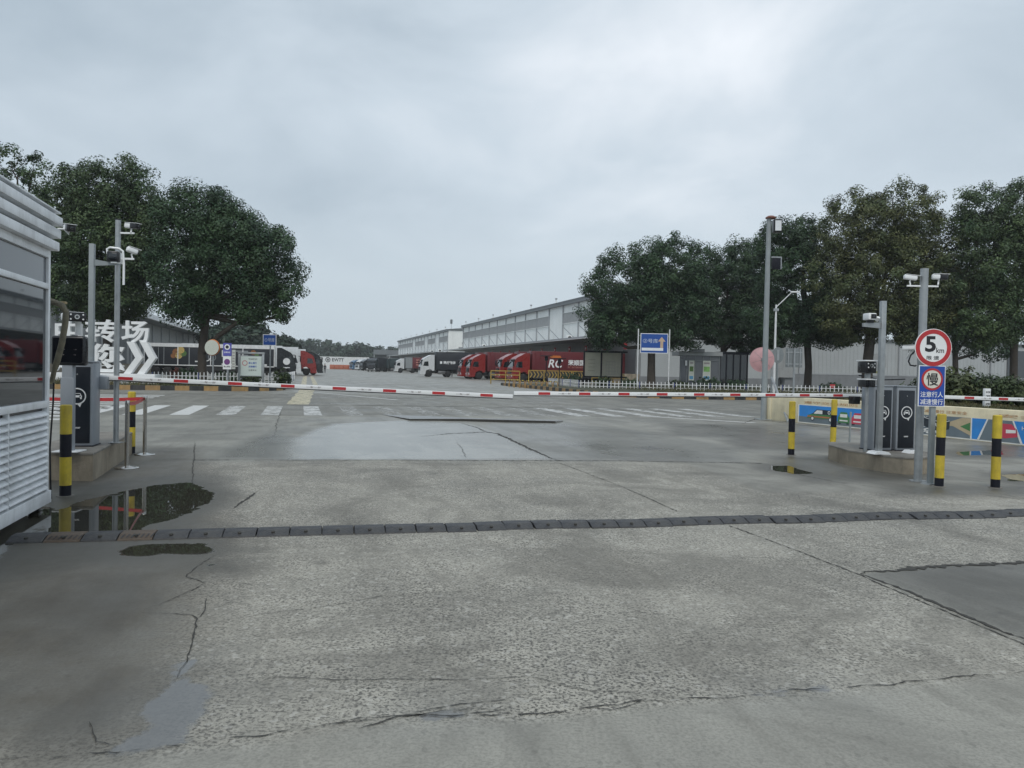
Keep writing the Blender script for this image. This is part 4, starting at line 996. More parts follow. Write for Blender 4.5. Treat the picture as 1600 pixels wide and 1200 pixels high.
def tree(label, pxb, Y, blobs, mat, n, size=.24, tr=.28, name='broadleaf_tree', group=None, clump=.85, fill=.45, fork=.42, per=40, depth=.85, limb=None):
    s = Y/F; bx_, by_ = XY(pxb, Y); base = Vector((bx_, by_, 0))
    t = thing(name, label, 'tree', base, 0, group)
    E_ = []
    for q in blobs:
        cx_, cy_, rx, ry = q[:4]; dy = q[4] if len(q) > 4 else 0
        p = AT(cx_, cy_, Y+dy)-base; E_.append((p.x, p.y, p.z, rx*s, rx*s*depth, ry*s))
    V, Qd, ti = leaves(E_, int(n*(2.5 if Y < 100 else 1)), size*(.6 if Y < 100 else 1), clump*.95, int(per*3.8) if Y < 100 else per, fill*.7)
    zmin = .0
    leafobj('crown', V, Qd, ti, mat, t)
    zc = np.array(E_); zlow = (zc[:, 2]-zc[:, 5]).min(); ztop = (zc[:, 2]+zc[:, 5]).max(); zf = max(1.6, zlow+.05*(ztop-zlow))
    cen = np.average(zc[:, :3], axis=0, weights=zc[:, 3])
    mb = MB(); j = lambda a: Vector((random.uniform(-a, a), random.uniform(-a, a), 0))
    f0 = Vector((cen[0]*.12, cen[1]*.1, zf)); f1 = Vector((cen[0]*.5, cen[1]*.5, zf+.45*(ztop-zf)))
    mb.tube([(0, 0, -.05), (0, 0, .15), Vector((0, 0, zf*.5))+j(.06), f0, f0.lerp(f1, .5)+j(.15), f1, f1+Vector((0, 0, .25*(ztop-zf)))+j(.2)], [tr*1.45, tr*1.12, tr*.98, tr*.92, tr*.6, tr*.35, tr*.12], bark, 12)
    for e in E_:
        st = f0.lerp(f1, random.uniform(-.2, .3)); c = Vector(e[:3]); end = c+Vector((0, 0, .35*e[5]))
        k = st.lerp(c, .5)+Vector((0, 0, -.12*(c-st).length))+j(.2)
        mb.tube([st, st.lerp(k, .5)+j(.08), k, k.lerp(c, .6)+j(.15), c, end], [tr*.62, tr*.5, tr*.4, tr*.28, tr*.16, tr*.05], bark, 8)
        for _ in range(4):
            dr = Vector((random.gauss(0, 1), random.gauss(0, 1), random.gauss(.1, .6))).normalized(); tip = c+Vector((dr.x*e[3], dr.y*e[4], dr.z*e[5]))*.9
            s0 = k.lerp(c, random.uniform(.2, 1)); mb.tube([s0, s0.lerp(tip, .5)+j(.25), tip], [tr*.17, tr*.10, tr*.03], bark, 6)
    if limb: mb.tube([AT(x, y, Y-.2)-base for x, y in limb], [tr*.7, tr*.6, tr*.48, tr*.3], bark, 10)
    mb.build('trunk', t, sharp=60)
    return t
GT = 'evergreen trees round the yard entrance'
tree('dark evergreen tree with leaning limbs right of the white letters, over the info board', 316, 50, [(305, 345, 58, 52), (365, 375, 62, 45), (408, 410, 58, 55), (290, 425, 60, 58, -1), (350, 440, 75, 50, 1), (425, 462, 42, 32), (300, 480, 42, 28), (395, 484, 34, 18), (330, 330, 40, 36), (450, 490, 18, 14)], leaf_dark, 46000, .23, .27, group=GT, limb=[(318, 550), (342, 524), (368, 506), (396, 478)])
tree('large evergreen tree directly behind the slim camera pole, left of the leaning tree', 168, 53, [(150, 305, 66, 52), (205, 312, 46, 58), (100, 325, 48, 50), (165, 385, 84, 66), (110, 425, 52, 60), (215, 430, 46, 52), (160, 470, 70, 28), (225, 385, 35, 50)], leaf_mid, 52000, .24, .3, group=GT)
tree('tall thin sparse tree rising behind the guard booth roof', 22, 44, [(18, 262, 40, 30), (52, 268, 22, 26), (10, 315, 45, 40), (60, 315, 25, 30)], leaf_mid, 2600, .2, .16, group=GT, clump=.55, fill=.5, per=26)
tree('dark dense tree at the left of the right hand trees, shading the blue arrow sign', 1018, 70, [(985, 445, 62, 58), (1045, 420, 66, 50), (1010, 492, 62, 36), (940, 478, 36, 44), (1070, 470, 50, 50), (960, 510, 40, 24), (1030, 520, 45, 18), (1068, 518, 44, 24), (945, 528, 24, 16)], leaf_dark, 42000, .27, .36, group=GT)
tree('dark dense tree behind the glass shelter', 1128, 78, [(1115, 435, 62, 56), (1165, 425, 50, 50), (1125, 500, 62, 34), (1180, 480, 46, 52), (1090, 460, 40, 40), (1150, 522, 60, 24), (1180, 540, 30, 16)], leaf_dark, 36000, .29, .3, group=GT)
tree('dark round tree directly right of the lamp post', 1262, 67, [(1230, 392, 54, 50), (1252, 440, 70, 60), (1212, 490, 46, 36), (1275, 500, 56, 34), (1255, 370, 34, 30), (1222, 518, 52, 24), (1300, 518, 36, 22)], leaf_dark, 40000, .26, .31, group=GT)
tree('tall brownish green tree rising above the right barrier cabinets', 1355, 62, [(1340, 360, 62, 58), (1400, 345, 64, 56), (1445, 395, 62, 62), (1320, 435, 56, 62), (1395, 430, 84, 60), (1470, 455, 52, 48), (1360, 492, 66, 28), (1440, 492, 56, 26), (1325, 508, 44, 24), (1400, 512, 44, 20)], leaf_brown, 56000, .25, .4, group=GT)
tree('dark green tree at the right edge of the picture', 1584, 60, [(1548, 350, 56, 54), (1608, 345, 60, 56), (1535, 425, 58, 60), (1605, 430, 74, 66), (1560, 490, 66, 36), (1660, 400, 60, 80), (1510, 335, 28, 34), (1545, 520, 50, 22), (1620, 512, 40, 24)], leaf_mid, 50000, .25, .28, group=GT)
tree('shaded dark tree in the gap behind the speed limit sign', 1492, 84, [(1480, 460, 62, 56), (1535, 480, 56, 50), (1430, 490, 50, 40), (1500, 520, 50, 24), (1450, 530, 40, 20), (1540, 535, 40, 24)], leaf_dark, 24000, .32, .3, group=GT)
GM = 'distant trees behind the left trucks'
for k, (px, Y, bl, lb) in enumerate([(350, 150, [(352, 528, 24, 22), (335, 535, 18, 18)], 'distant tree at the left, behind the leaning tree limbs'), (392, 160, [(392, 530, 27, 22), (375, 540, 20, 16)], 'distant tree above the white topped black trailer'), (430, 170, [(428, 541, 26, 16), (448, 547, 20, 14)], 'distant tree behind the small blue sign')]):
    tree(lb, px, Y, bl, leaf_far, 5200, .8, .3, group=GM, clump=1.8, fill=.3)
# far wood
E_ = []
for k in range(260):
    px = random.uniform(225, 800); Y = random.uniform(430, 540)
    ytop = np.interp(px, [225, 430, 470, 520, 600, 640, 800], [520, 527, 531, 537, 543, 545, 549])+random.gauss(0, .7)
    p = AT(px, ytop, Y); h = p.z; r = random.uniform(7, 12); hh = random.uniform(.25, .5)*h
    E_.append((p.x, p.y, h-hh, r, r*.8, hh)); E_.append((p.x, p.y, h*.4, r, r*.8, h*.42))
V, Qd, ti = leaves(E_, 90000, 1.5, 2.4, 30, .15)
tag(leafobj('far_woodland', V, Qd, ti, leaf_far), 'hazy dark green wood along the horizon behind the yard', 'woodland', None, 'stuff')
for px, py in ((513, 529), (567, 535)):
    tree('thin bare topped tree standing above the %s of the far wood' % ('left part' if px < 540 else 'middle'), px, 470, [(px, py+4, 4, 6), (px, py+8, 6, 6)], leaf_far, 420, 1.0, .3, name='slender_tree', clump=1.5)
# planting beds, kerbs
soil = M('bed_soil_grass', (.045, .05, .025), .9, var=.4, scale=1.2, bump=.6, bscale=8, dirt=(.10, .085, .05), damt=.7, dscale=.8)
def bed(name, poly, z, label):
    mb = MB(); n = len(poly); P_ = [Vector((p[0], p[1], 0)) for p in poly]
    mb.add([(p.x, p.y, -.02) for p in P_]+[(p.x, p.y, z) for p in P_], [tuple(range(n, 2*n))]+[(i, (i+1) % n, n+(i+1) % n, n+i) for i in range(n)], soil)
    return tag(mb.build(name, flat=True), label, None, None, 'structure')
arc = lambda cl, ca, r, a0, a1, k=8: [YD(cl+r*math.cos(a0+(a1-a0)*i/k), ca+r*math.sin(a0+(a1-a0)*i/k)) for i in range(k+1)]
rpoly = [YD(120, 41.2)]+[YD(25, 41.2)][:0]+arc(24.5, 47.2, 6, R(270), R(180))[0:]+[YD(18.5, 71), YD(38, 71), YD(120, 71)]
rpoly = ccw([(p.x, p.y) for p in rpoly])
bed('planting_bed', rpoly, .22, 'grassed bed on the right of the yard entrance')
ledge = arc(-4.4, 49.6, 3.4, R(270), R(360))
lpoly = ccw([(p.x, p.y) for p in [YD(-60, 46.2)]+ledge+[YD(-1.0, 68), YD(-60, 68)]])
bed('planting_bed', lpoly, .22, 'grassed bed on the left of the yard entrance')
bank = ccw([tuple((w0+dv*a+Vector((-dv.y, dv.x, 0))*b_)[:2]) for a, b_ in ((.3, TH+.005), (wl-.2, TH+.005), (wl-.2, 14), (.3, 3.0))])
bed('grass_bank', bank, .72, 'rough grass bank behind the painted wall')
def kerb(pts, name, label, n0=0, w=.16, h=.26, step=.75):
    q = [Vector((p.x, p.y, 0)) for p in pts]; mb = MB(); k = n0; carry = 0
    path = []
    for a, b_ in zip(q[:-1], q[1:]):
        m_ = max(1, int(round((b_-a).length/.25)))
        for i in range(m_): path.append(a.lerp(b_, i/m_))
    path.append(q[-1]); d = 0
    for a, b_ in zip(path[:-1], path[1:]):
        dd = (b_-a); ln = dd.length; mx = Matrix.Translation(a) @ Matrix.Rotation(math.atan2(dd.y, dd.x), 4, 'Z')
        mb.box(0, ln+.001, -w/2, w/2, 0, h, kyellow if int(d/step) % 2 else kblack, 0, mx); d += ln
    tag(mb.build(name, flat=True), label, None, None, 'structure')
kerb([YD(95, 41.1)]+arc(24.5, 47.2, 6.1, R(270), R(180))+[YD(18.4, 70)], 'kerb', 'black and orange striped kerb right of the yard entrance')
kerb([YD(-45, 46.1)]+arc(-4.4, 49.6, 3.5, R(270), R(360))+[YD(-.9, 60)], 'kerb', 'black and orange striped kerb left of the yard entrance')
# picket fences
post_blue = M('fence_post_blue', (.05, .07, .22), .5)
def picket(name, label, pts, h, z0=.22, gap=.23, sec=2.6):
    q = [Vector((p[0], p[1], z0)) for p in pts]; t = thing(name, label, 'fence', q[0])
    for a, b_ in zip(q[:-1], q[1:]):
        ln = (b_-a).length; ns = max(1, round(ln/sec)); an = math.atan2((b_-a).y, (b_-a).x)
        for i in range(ns):
            mb = MB(); sl = ln/ns; x = gap/2
            while x < sl-.03:
                mb.prism([(x-.028, .0), (x+.028, .0), (x+.028, h-.04), (x, h), (x-.028, h-.04)], -.012, .012, picket_white); x += gap
            for z in (h*.22, h*.66): mb.box(.035, sl-.035, .0121, .03, z-.022, z+.022, picket_white)
            p = a.lerp(b_, i/ns)-q[0]; mb.build('picket_panel', t, p, an)
            MB().box(-.03, .03, -.03, .03, -.04, h*.9, post_blue, .004).prism([(-.035, h*.9), (.035, h*.9), (0, h*.98)], -.035, .035, post_blue).build('post', t, p, an)
    return t
picket('picket_fence', 'white picket fence in front of the left tree and info board', [XY(238, 47.8), XY(442, 52), XY(461, 68)], .74)
picket('picket_fence', 'long white picket fence under the right hand trees, before the glass shelter', [XY(857, 71), XY(905, 61), XY(1000, 60), XY(1400, 57)], .60, gap=.30)
# hedges and shrubs
def shrub(label, px, Y, w, h, mat, n=1400, size=.12, name='shrub', z=.22, group=None):
    x, y = XY(px, Y); t = thing(name, label, 'shrub', (x, y, z), 0, group)
    V, Qd, ti = leaves([(0, 0, h*.55, w/2, w/2, h*.48), (w*.15, 0, h*.4, w*.4, w*.45, h*.38)], n, size, .22, 24, .4)
    V[:, 2] = np.maximum(V[:, 2], .02); leafobj('foliage', V, Qd, ti, mat, t)
    mb = MB()
    for _ in range(5): mb.tube([(0, 0, 0), (random.uniform(-.1, .1)*w, random.uniform(-.1, .1)*w, h*.4), (random.uniform(-.3, .3)*w, random.uniform(-.3, .3)*w, h*.8)], [.02, .015, .006], bark, 5)
    mb.build('stem', t); return t
for px, Y, w, h, mt, lb in [(441, 50, 1.1, 1.0, leaf_hedge, 'yellow green shrub between the info board and the left picket fence corner'), (296, 50, 1.4, .9, leaf_dark, 'dark low shrub left of the leaning tree trunk'), (354, 51, 1.2, .8, leaf_dark, 'dark low shrub under the narrow parking sign'), (390, 50, 1.5, .8, leaf_hedge, 'green low shrub under the info board'), (893, 66, 1.4, 1.2, leaf_dark, 'dark shrub at the left end of the right picket fence'), (942, 63, 1.5, .9, leaf_hedge, 'green shrub under the double notice board'), (1104, 66, 2.2, 1.0, leaf_dark, 'dark shrub before the posters of the glass shelter'), (1150, 62, 1.8, .8, leaf_dark, 'low shrub in front of the dark half of the glass shelter'), (1300, 63, 2.0, .7, leaf_dark, 'low shrub right of the round dark tree trunk'), (1060, 63, 1.7, .7, leaf_hedge, 'low shrub right of the blue arrow sign post'), (985, 64, 1.3, .75, leaf_dark, 'low shrub left of the blue arrow sign post'), (278, 51, 1.0, .8, leaf_red, 'reddish flowering shrub beside the big white chevrons'), (1500, 24.5, 1.3, 1.15, leaf_brown, 'yellowish rounded bush left of the clipped hedge')]:
    shrub(lb, px, Y, w, h, mt, z=.72 if px == 1500 else .22)
hb = Vector((*XY(1492, 24.5), .72)); he = Vector((*XY(1760, 23), .72)); t = thing('clipped_hedge', 'dark green clipped hedge on the bank behind the painted wall', 'hedge', hb); E_ = []
for k in range(16):
    p = (he-hb)*(k/15); E_.append((p.x+random.uniform(-.1, .1), p.y+.9+random.uniform(-.2, .2), .45, .85, .8, .45+random.uniform(-.06, .1)))
V, Qd, ti = leaves(E_, 26000, .085, .3, 26, .25); V[:, 2] = np.maximum(V[:, 2], .01); leafobj('foliage', V, Qd, ti, leaf_hedge, t)
mb = MB()
for e in E_: mb.tube([(e[0], e[1], 0), (e[0]+.1, e[1], .3), (e[0]-.1, e[1]+.05, .7)], [.03, .02, .008], bark, 5)
mb.build('stem', t)
# grass tufts on the bank and beds
def tufts(name, label, fn, n, hgt):
    P_ = np.array([fn() for _ in range(n)]); th = rng.random(n)*6.28; w = .012+.012*rng.random(n); h = hgt*(.4+.9*rng.random(n)); lx = (rng.random(n)-.5)*h*.9; ly = (rng.random(n)-.5)*h*.9
    c, s = np.cos(th)*w, np.sin(th)*w
    V = np.stack([P_+np.stack([-c, -s, 0*c], 1), P_+np.stack([c, s, 0*c], 1), P_+np.stack([lx+c*.2, ly+s*.2, h], 1), P_+np.stack([lx-c*.2, ly-s*.2, h], 1)], 1).reshape(-1, 3)
    tag(leafobj(name, V, np.arange(4*n).reshape(n, 4), np.repeat(rng.random(n), 4), grassm), label, 'grass', None, 'stuff')
def fbank():
    a = random.uniform(.5, wl-.4); b_ = TH+.1+random.random()**1.5*3.2; p = w0+dv*a+Vector((-dv.y, dv.x, 0))*b_
    return (p.x, p.y, .715)
tufts('bank_grass', 'dry rough grass along the top of the painted wall', fbank, 16000, .13)
def fr():
    p = YD(random.uniform(24, 62), random.uniform(41.6, 56)); return (p.x, p.y, .215)
tufts('bed_grass', 'low ground cover in the right planting bed', fr, 9000, .28)
def fl():
    p = YD(random.uniform(-22, -3), random.uniform(46.5, 56)); return (p.x, p.y, .215)
tufts('bed_grass', 'low ground cover in the left planting bed', fl, 7000, .3)
# ------------------------------------------------------------------ warehouses
def ribs(mb, x0, x1, y, z0, z1, mat, step=.9, d=.03, facing='-y'):
    x = x0+step/2
    while x < x1-.1:
        if facing == '-y': mb.box(x-.05, x+.05, y-d, y, z0, z1, mat)
        else: mb.box(y-d, y, x-.05, x+.05, z0, z1, mat)
        x += step
    return mb
def warehouse(name, label, lat0, al0, length, H=12.0, bays=None, skip=(), split=()):
    t = thing(name, label, 'warehouse', YD(lat0, al0), A)
    nb = int(length/7); Ln = nb*7+.3
    w = MB().box(0, 20, 0, Ln, 5.96, H, wallwhite); ribs(w, .4, 20, 0, 5.98, H-.02, wallwhite, 1.0); w.build('upper_wall', t)
    w = MB().box(.4, 20, 0.02, Ln, 0, 5.70, dockgrey); ribs(w, .6, 20, .02, 1.3, 5.68, wallgrey, 1.0); w.build('lower_wall', t)
    MB().box(.38, 20, -.06, -.04, .0, 5.69, wallgrey).build('end_cladding', t)
    MB().box(.2, 20, -.14, -.06, 0, 1.0, wallband).build('plinth', t)
    MB().box(-1.6, .39, .3, Ln, 0, 1.25, concrete).build('loading_dock', t)
    MB().box(-5, .3, 3.5, Ln, 5.71, 5.95, pilm).build('canopy', t)
    MB().box(-5.03, -4.8, 3.45, Ln+.02, 5.66, 5.70, wallwhite).build('canopy_edge', t)
    MB().box(-.55, 0, -.3, Ln+.3, H-.32, H+.12, roofgrey).build('gutter', t)
    MB().prism([(-.6, H+.13), (20.5, H+.13), (20.5, H+.2), (10, H+1.3), (-.6, H+.28)], -.35, Ln+.35, roofgrey).build('roof', t)
    pil = win = br = door = pl = None
    for i in range(nb+1):
        y = i*7+.15
        if pil is None: pil = MB().box(-.16, -.001, -.14, .14, 5.96, H-.33, pilm).build('pilaster', t, (0, y, 0))
        else: inst(pil, (0, y, 0), parent=t)
    def wm():
        m = MB().box(-.06, -.002, 0, 6.7, 8.85, 10.45, glass_far)
        for k in range(13): m.box(-.10, -.0601, .05+.53*k, .13+.53*k, 8.87, 10.43, pilm)
        m.box(-.14, -.002, -.05, 6.75, 10.451, 10.53, wallwhite).box(-.16, -.002, -.05, 6.75, 8.76, 8.849, wallwhite); return m
    for i in range(nb):
        y = i*7+.3
        if i not in skip:
            if win is None: win = wm().build('window', t, (0, y, 0))
            else: inst(win, (0, y, 0), parent=t)
        if br is None: br = MB().add([(-.035, .2, 6.0), (-.035, .5, 6.0), (-.035, 6.5, 8.15), (-.035, 6.5, 8.28), (-.002, .2, 6.0), (-.002, .5, 6.0), (-.002, 6.5, 8.15), (-.002, 6.5, 8.28)], [(0, 3, 2, 1), (4, 5, 6, 7), (0, 1, 5, 4), (1, 2, 6, 5), (2, 3, 7, 6), (3, 0, 4, 7)], pilm).build('brace', t, (0, y, 0))
        else: inst(br, (0, y, 0), parent=t)
        if door is None: door = MB().box(.30, .398, 1.2, 5.0, 1.26, 4.3, doorm).build('dock_door', t, (0, y, 0))
        else: inst(door, (0, y, 0), parent=t)
        if pl is None:
            pl = MB().box(-.28, -.20, 2.6, 3.5, 4.35, 5.15, red, .02).build('number_plate', t, (0, y, 0))
            MB().box(-.285, -.281, 2.85, 3.25, 4.62, 4.9, white2).build('number', pl)
        else:
            c = inst(pl, (0, y, 0), parent=t)
            for ch in pl.children: inst(ch, (0, 0, 0), parent=c)
    mb = None
    for i in range(0, nb, 2):
        y = i*7+3
        if mb is None: mb = MB().cyl((-.3, 0, H+.2), (-.3, 0, H+.9), .09, wallwhite, n=8).box(-.45, -.15, -.15, .15, H+.9, H+1.1, pilm).build('roof_lamp', t, (0, y, 0))
        else: inst(mb, (0, y, 0), parent=t)
    ac = None
    for i in (1, 3, 11):
        if i < nb: MB().box(-1.1, -.3, i*7+2, i*7+2.9, 5.96, 6.8, wallwhite, .04).disc(-.7, i*7+1.99, 6.4, .3, black, 16).build('air_conditioner', t)
    return t
wh1 = warehouse('warehouse', 'long white two storey warehouse with grey window bands behind the red trucks', 40, 87, 106, 12.0, skip=(4,))
wh2 = warehouse('warehouse', 'farther white warehouse beyond the black trailer with end wall showing', 40, 213, 118, 12.0, skip=(2, 5, 9))
MB().box(4, 9, -.2, -.061, 8.2, 8.8, glass_far).build('end_window', wh2); MB().box(3, 8, -.2, -.061, 6.3, 7.4, glass_far).build('end_window', wh2)
MB().cyl((1, 1, 12.3), (1, 1, 15.2), .06, pilm, n=8).box(.7, 1.3, .7, 1.3, 13.9, 15.1, roofgrey, .1).build('roof_beacon', wh2)
# annex on the right, long low wall facing the gate
t = thing('annex_building', 'long low light grey corrugated building behind the right hand trees', 'building', YD(60.2, 86.2), A)
w = MB().box(0, 90, 0, 20, 1.75, 6.3, wallgrey); ribs(w, 0, 90, 0, 1.9, 6.2, wallgrey, .6); w.build('clad_wall', t)
MB().box(-.0, 90, -.09, 20, 0, 1.74, wallband).build('plinth', t)
MB().box(-.1, 90.1, -.25, 20, 6.301, 6.55, roofgrey).build('roof_edge', t)
MB().box(0, 90, -.13, -.091, 1.66, 1.78, pilm).build('sill_trim', t)
for x in (2, 17.5, 33, 48, 63): MB().box(x, x+.14, -.22, -.04, 1.79, 6.3, pilm).build('downpipe', t)
MB().box(36, 44, -.16, -.04, 1.8, 5.6, doorm).build('shutter_door', t)
MB().box(12, 15.5, -.12, -.04, 2.8, 4.6, glass_far).build('window', t)
MB().box(-1.2, 1.1, -.35, -.26, 1.2, 6.2, dockgrey).build('corner_panel', t)
# left warehouse
t = thing('warehouse', 'grey warehouse with white sloping eave behind the left trucks', 'warehouse', YD(-22, 64), A)
MB().box(-25, 0, 0, 215, 0, 7.2, dockgrey).build('wall', t)
m = MB().prism([(2.6, 7.25), (2.6, 7.75), (-12, 10.5), (-26, 7.75), (-26, 7.25)], -.6, 216, roofgrey); m.build('roof', t)
MB().box(2.605, 2.9, -.7, 216.1, 7.2, 7.85, white).build('eave', t)
MB().prism([(2.6, 7.76), (2.6, 8.05), (-12, 10.8), (-26, 8.05), (-26, 7.76), (-12, 10.52)], -.75, -.601, white).build('gable_trim', t)
MB().box(0.01, 1.5, 1, 215, 0, 1.2, concrete).build('loading_dock', t)
d0 = None
for i in range(26):
    y = 3+8*i
    if d0 is None: d0 = MB().box(.0, .06, 0, 4, 1.21, 4.4, doorm).build('dock_door', t, (0, y, 0)); c0 = MB().box(.0, .2, -2.2, -1.9, 1.21, 7.1, pilm).build('pilaster', t, (0, y, 0))
    else: inst(d0, (0, y, 0), parent=t); inst(c0, (0, y, 0), parent=t)
# far wall
fw = Vector((*XY(470, 302), 0)); t = thing('boundary_wall', 'far white boundary wall with round logo and letters at the end of the yard', 'wall', fw)
MB().box(0, 42, 0, .3, 0, ZZ(528, 557.5, 302), white).build('wall_body', t)
xx = XY(512, 302)[0]-fw.x
g = MB().disc(xx, -.02, 3.6, 1.0, letterblk, 24, .7, .015).text('e', xx, -.02, 3.6, .9, letterblk, bold=.03).text('EWTT', xx+4.0, -.02, 3.6, 1.3, letterblk, w=4.6, bold=.02); g.build('lettering', t)
fw = Vector((*XY(515, 285), 0)); t = thing('road_barrier', 'long low orange red barrier in front of the far white wall', 'barrier', fw)
for i in range(5): MB().box(i*1.75, i*1.75+1.68, 0, .6, 0, 1.7, M('barrier_orange', (.42, .12, .06), .5), .08).build('barrier_block', t)
MB().box(8.8, 11, 0, .6, 0, 1.5, M('barrier_brown', (.2, .12, .07), .6), .06).build('barrier_block', t)
t = thing('canopy_shed', 'low dark grey shed roof left of the farther warehouse', 'shed', (*XY(583, 335), 0))
MB().box(0, 14, 0, 20, 6.5, 8.6, roofgrey).build('roof', t)
for x in (.3, 7, 13.5): MB().box(x-.15, x+.15, .2, .5, 0, 6.5, pilm).build('column', t)
MB().box(.5, 13.5, 5, 5.2, 0, 6.5, doorm).build('back_wall', t)
# ------------------------------------------------------------------ trucks
lamp_w = M('headlight_glass', (.7, .72, .74), .1, spec=.8); lamp_o = M('indicator_orange', (.6, .2, .02), .3); under = M('chassis_dark', (.02, .02, .022), .7)
def wheel(t, x, y, r=.5):
    sgn = -1 if y < 0 else 1
    w = MB().lathe([(0, -.14), (r*.9, -.14), (r, -.11), (r, .11), (r*.9, .14), (r*.62, .14), (r*.6, .10), (0, .10)], tyre, 24, (0, 0, 0), 'y')
    if sgn > 0: w.v = [(a, -b_, c) for a, b_, c in w.v]; w.f = [f[::-1] for f in w.f]
    o = w.build('wheel', t, (x, y, r))
    q = MB().lathe([(0, .105), (r*.22, .105), (r*.25, .06), (r*.5, .06), (r*.58, .1301)], rim, 20, (0, 0, 0), 'y')
    if sgn < 0: pass
    q.v = [(a, -abs(b_)-.002 if sgn < 0 else abs(b_)+.002, c) for a, b_, c in q.v]; q.build('rim', o)
    return o
def cab(t, col, roofh=3.55, Lc=2.25, trim=None):
    """front at x=0 facing -x; width 2.5 in y"""
    prof = [(.06, .45), (-.02, .75), (0.0, 1.25), (.05, 1.75), (.38, 2.75), (.62, 3.0), (Lc*.75, roofh), (Lc, roofh), (Lc, 1.05), (Lc-.15, 1.0), (1.9, .95), (1.78, 1.15), (1.45, 1.25), (1.0, 1.15), (.85, .85), (.8, .45)]
    b = MB(); b.prism(prof, -1.24, 1.24, col); body = b.build('cab_body', t)
    MB().add([(.035, -1.12, 1.80), (.035, 1.12, 1.80), (.36, 1.10, 2.70), (.36, -1.10, 2.70)], [(3, 2, 1, 0)], glass).build('windscreen', body)
    for s in (-1, 1):
        f = [(.42, 1.78), (.62, 2.45), (1.25, 2.5), (1.3, 1.72)]
        MB().prism(f, s*1.242-.006, s*1.242+.006, glass).build('side_window', body)
        MB().box(.02, .16, s*1.34-.09, s*1.34+.09, 1.95, 2.65, black, .03).build('mirror', body)
        MB().box(-.05, .02, s*.98-.17, s*.98+.17, .62, .86, lamp_w, .03).build('headlight', body)
        MB().prism([(.40, .85), (.40, 1.70), (1.36, 1.66), (1.36, 1.2)][::1], s*1.2445-.003, s*1.2445+.003, col).build('door', body)
    g = MB().box(-.06, .0, -.78, .78, 1.0, 1.62, black, .02)
    for k in range(3): g.box(-.07, -.06, -.7, .7, 1.1+.17*k, 1.14+.17*k, rim)
    g.build('grille', body)
    MB().box(-.08, .75, -1.245, 1.245, .32, .60, col if trim is None else trim, .05).build('bumper', body)
    MB().prism([(.30, 2.78), (.02, 2.70), (.04, 2.66), (.36, 2.70)], -1.15, 1.15, black).build('sun_visor', body)
    MB().box(.5, 5.4, -.42, .42, .62, .98, under).build('chassis', t)
    MB().box(2.9, 4.1, -1.15, -.6, .45, 1.0, rim, .06).build('fuel_tank', t)
    for s in (-1, 1):
        wheel(t, 1.40, s*1.08)
        for x in (4.5,): wheel(t, x, s*1.08)
def trailer(t, col, x0, L_, z1=3.85, z0=1.15, frame=None, ribbed=True):
    b = MB().box(x0, x0+L_, -1.25, 1.25, z0, z1, col, .03); bo = b.build('trailer_box', t)
    if ribbed:
        r = MB(); x = x0+.4
        while x < x0+L_-.2:
            for s in (-1, 1): r.box(x-.05, x+.05, s*1.252-.018, s*1.252+.018, z0+.1, z1-.1, col)
            x += .62
        r.build('side_ribs', bo)
    if frame is not None:
        f = MB()
        for s in (-1, 1):
            f.box(x0-.01, x0+L_+.01, s*1.26-.02, s*1.26+.02, z1-.16, z1+.01, frame).box(x0-.01, x0+L_+.01, s*1.26-.02, s*1.26+.02, z0-.01, z0+.1, frame)
            for k in range(5): f.box(x0+L_*k/4-.05, x0+L_*k/4+.05, s*1.272-.02, s*1.272+.02, z0+.1, z1-.16, frame)
        f.build('frame', bo)
    MB().box(x0+.3, x0+L_-.2, -.5, .5, .8, z0-.001, under).build('underframe', t)
    for s in (-1, 1):
        for k in range(3): wheel(t, x0+L_-1.2-1.3*k, s*1.05)
        MB().box(x0+2.6, x0+2.75, s*.9-.06, s*.9+.06, .1, z0-.01, under).build('landing_leg', t)
        MB().box(x0+3.2, x0+L_-4.6, s*1.2-.02, s*1.2+.02, .55, 1.05, under).build('side_guard', t)
    return bo
GR = 'trucks parked along the yard'
white_truck = M('truck_white', (.62, .64, .65), .3, var=.06, coat=.3, dirt=(.25, .24, .22), damt=.25); black_truck = M('truck_black', (.012, .014, .017), .25, var=.1, coat=.3); tarp = M('trailer_black_tarp', (.016, .019, .026), .55, var=.15, scale=.8)
green_dk = M('container_dark_teal', (.02, .04, .045), .5); grey_box = M('trailer_grey', (.25, .27, .28), .5); bluecab = M('truck_blue', (.06, .14, .25), .35, coat=.3)
def place(px, Y, py=585): return (*XY(px, Y, py), 0)
def mk(label, px, Y, col, box, x0=2.55, L_=12.5, rz=A, z1=3.85, trim=None, frame=None, name='semi_truck', roofh=3.55, ribbed=True):
    """px, Y = near front corner of the cab"""
    c = Vector(place(px, Y)); off = Matrix.Rotation(rz, 3, 'Z') @ Vector((0, 1.25 if abs(rz-A) < 1 else -1.25, 0))
    t = thing(name, label, 'truck', c+off, rz, GR); cab(t, col, roofh, trim=trim)
    bo = trailer(t, box, x0, L_, z1, frame=frame, ribbed=ribbed) if box is not None else None
    return t, bo
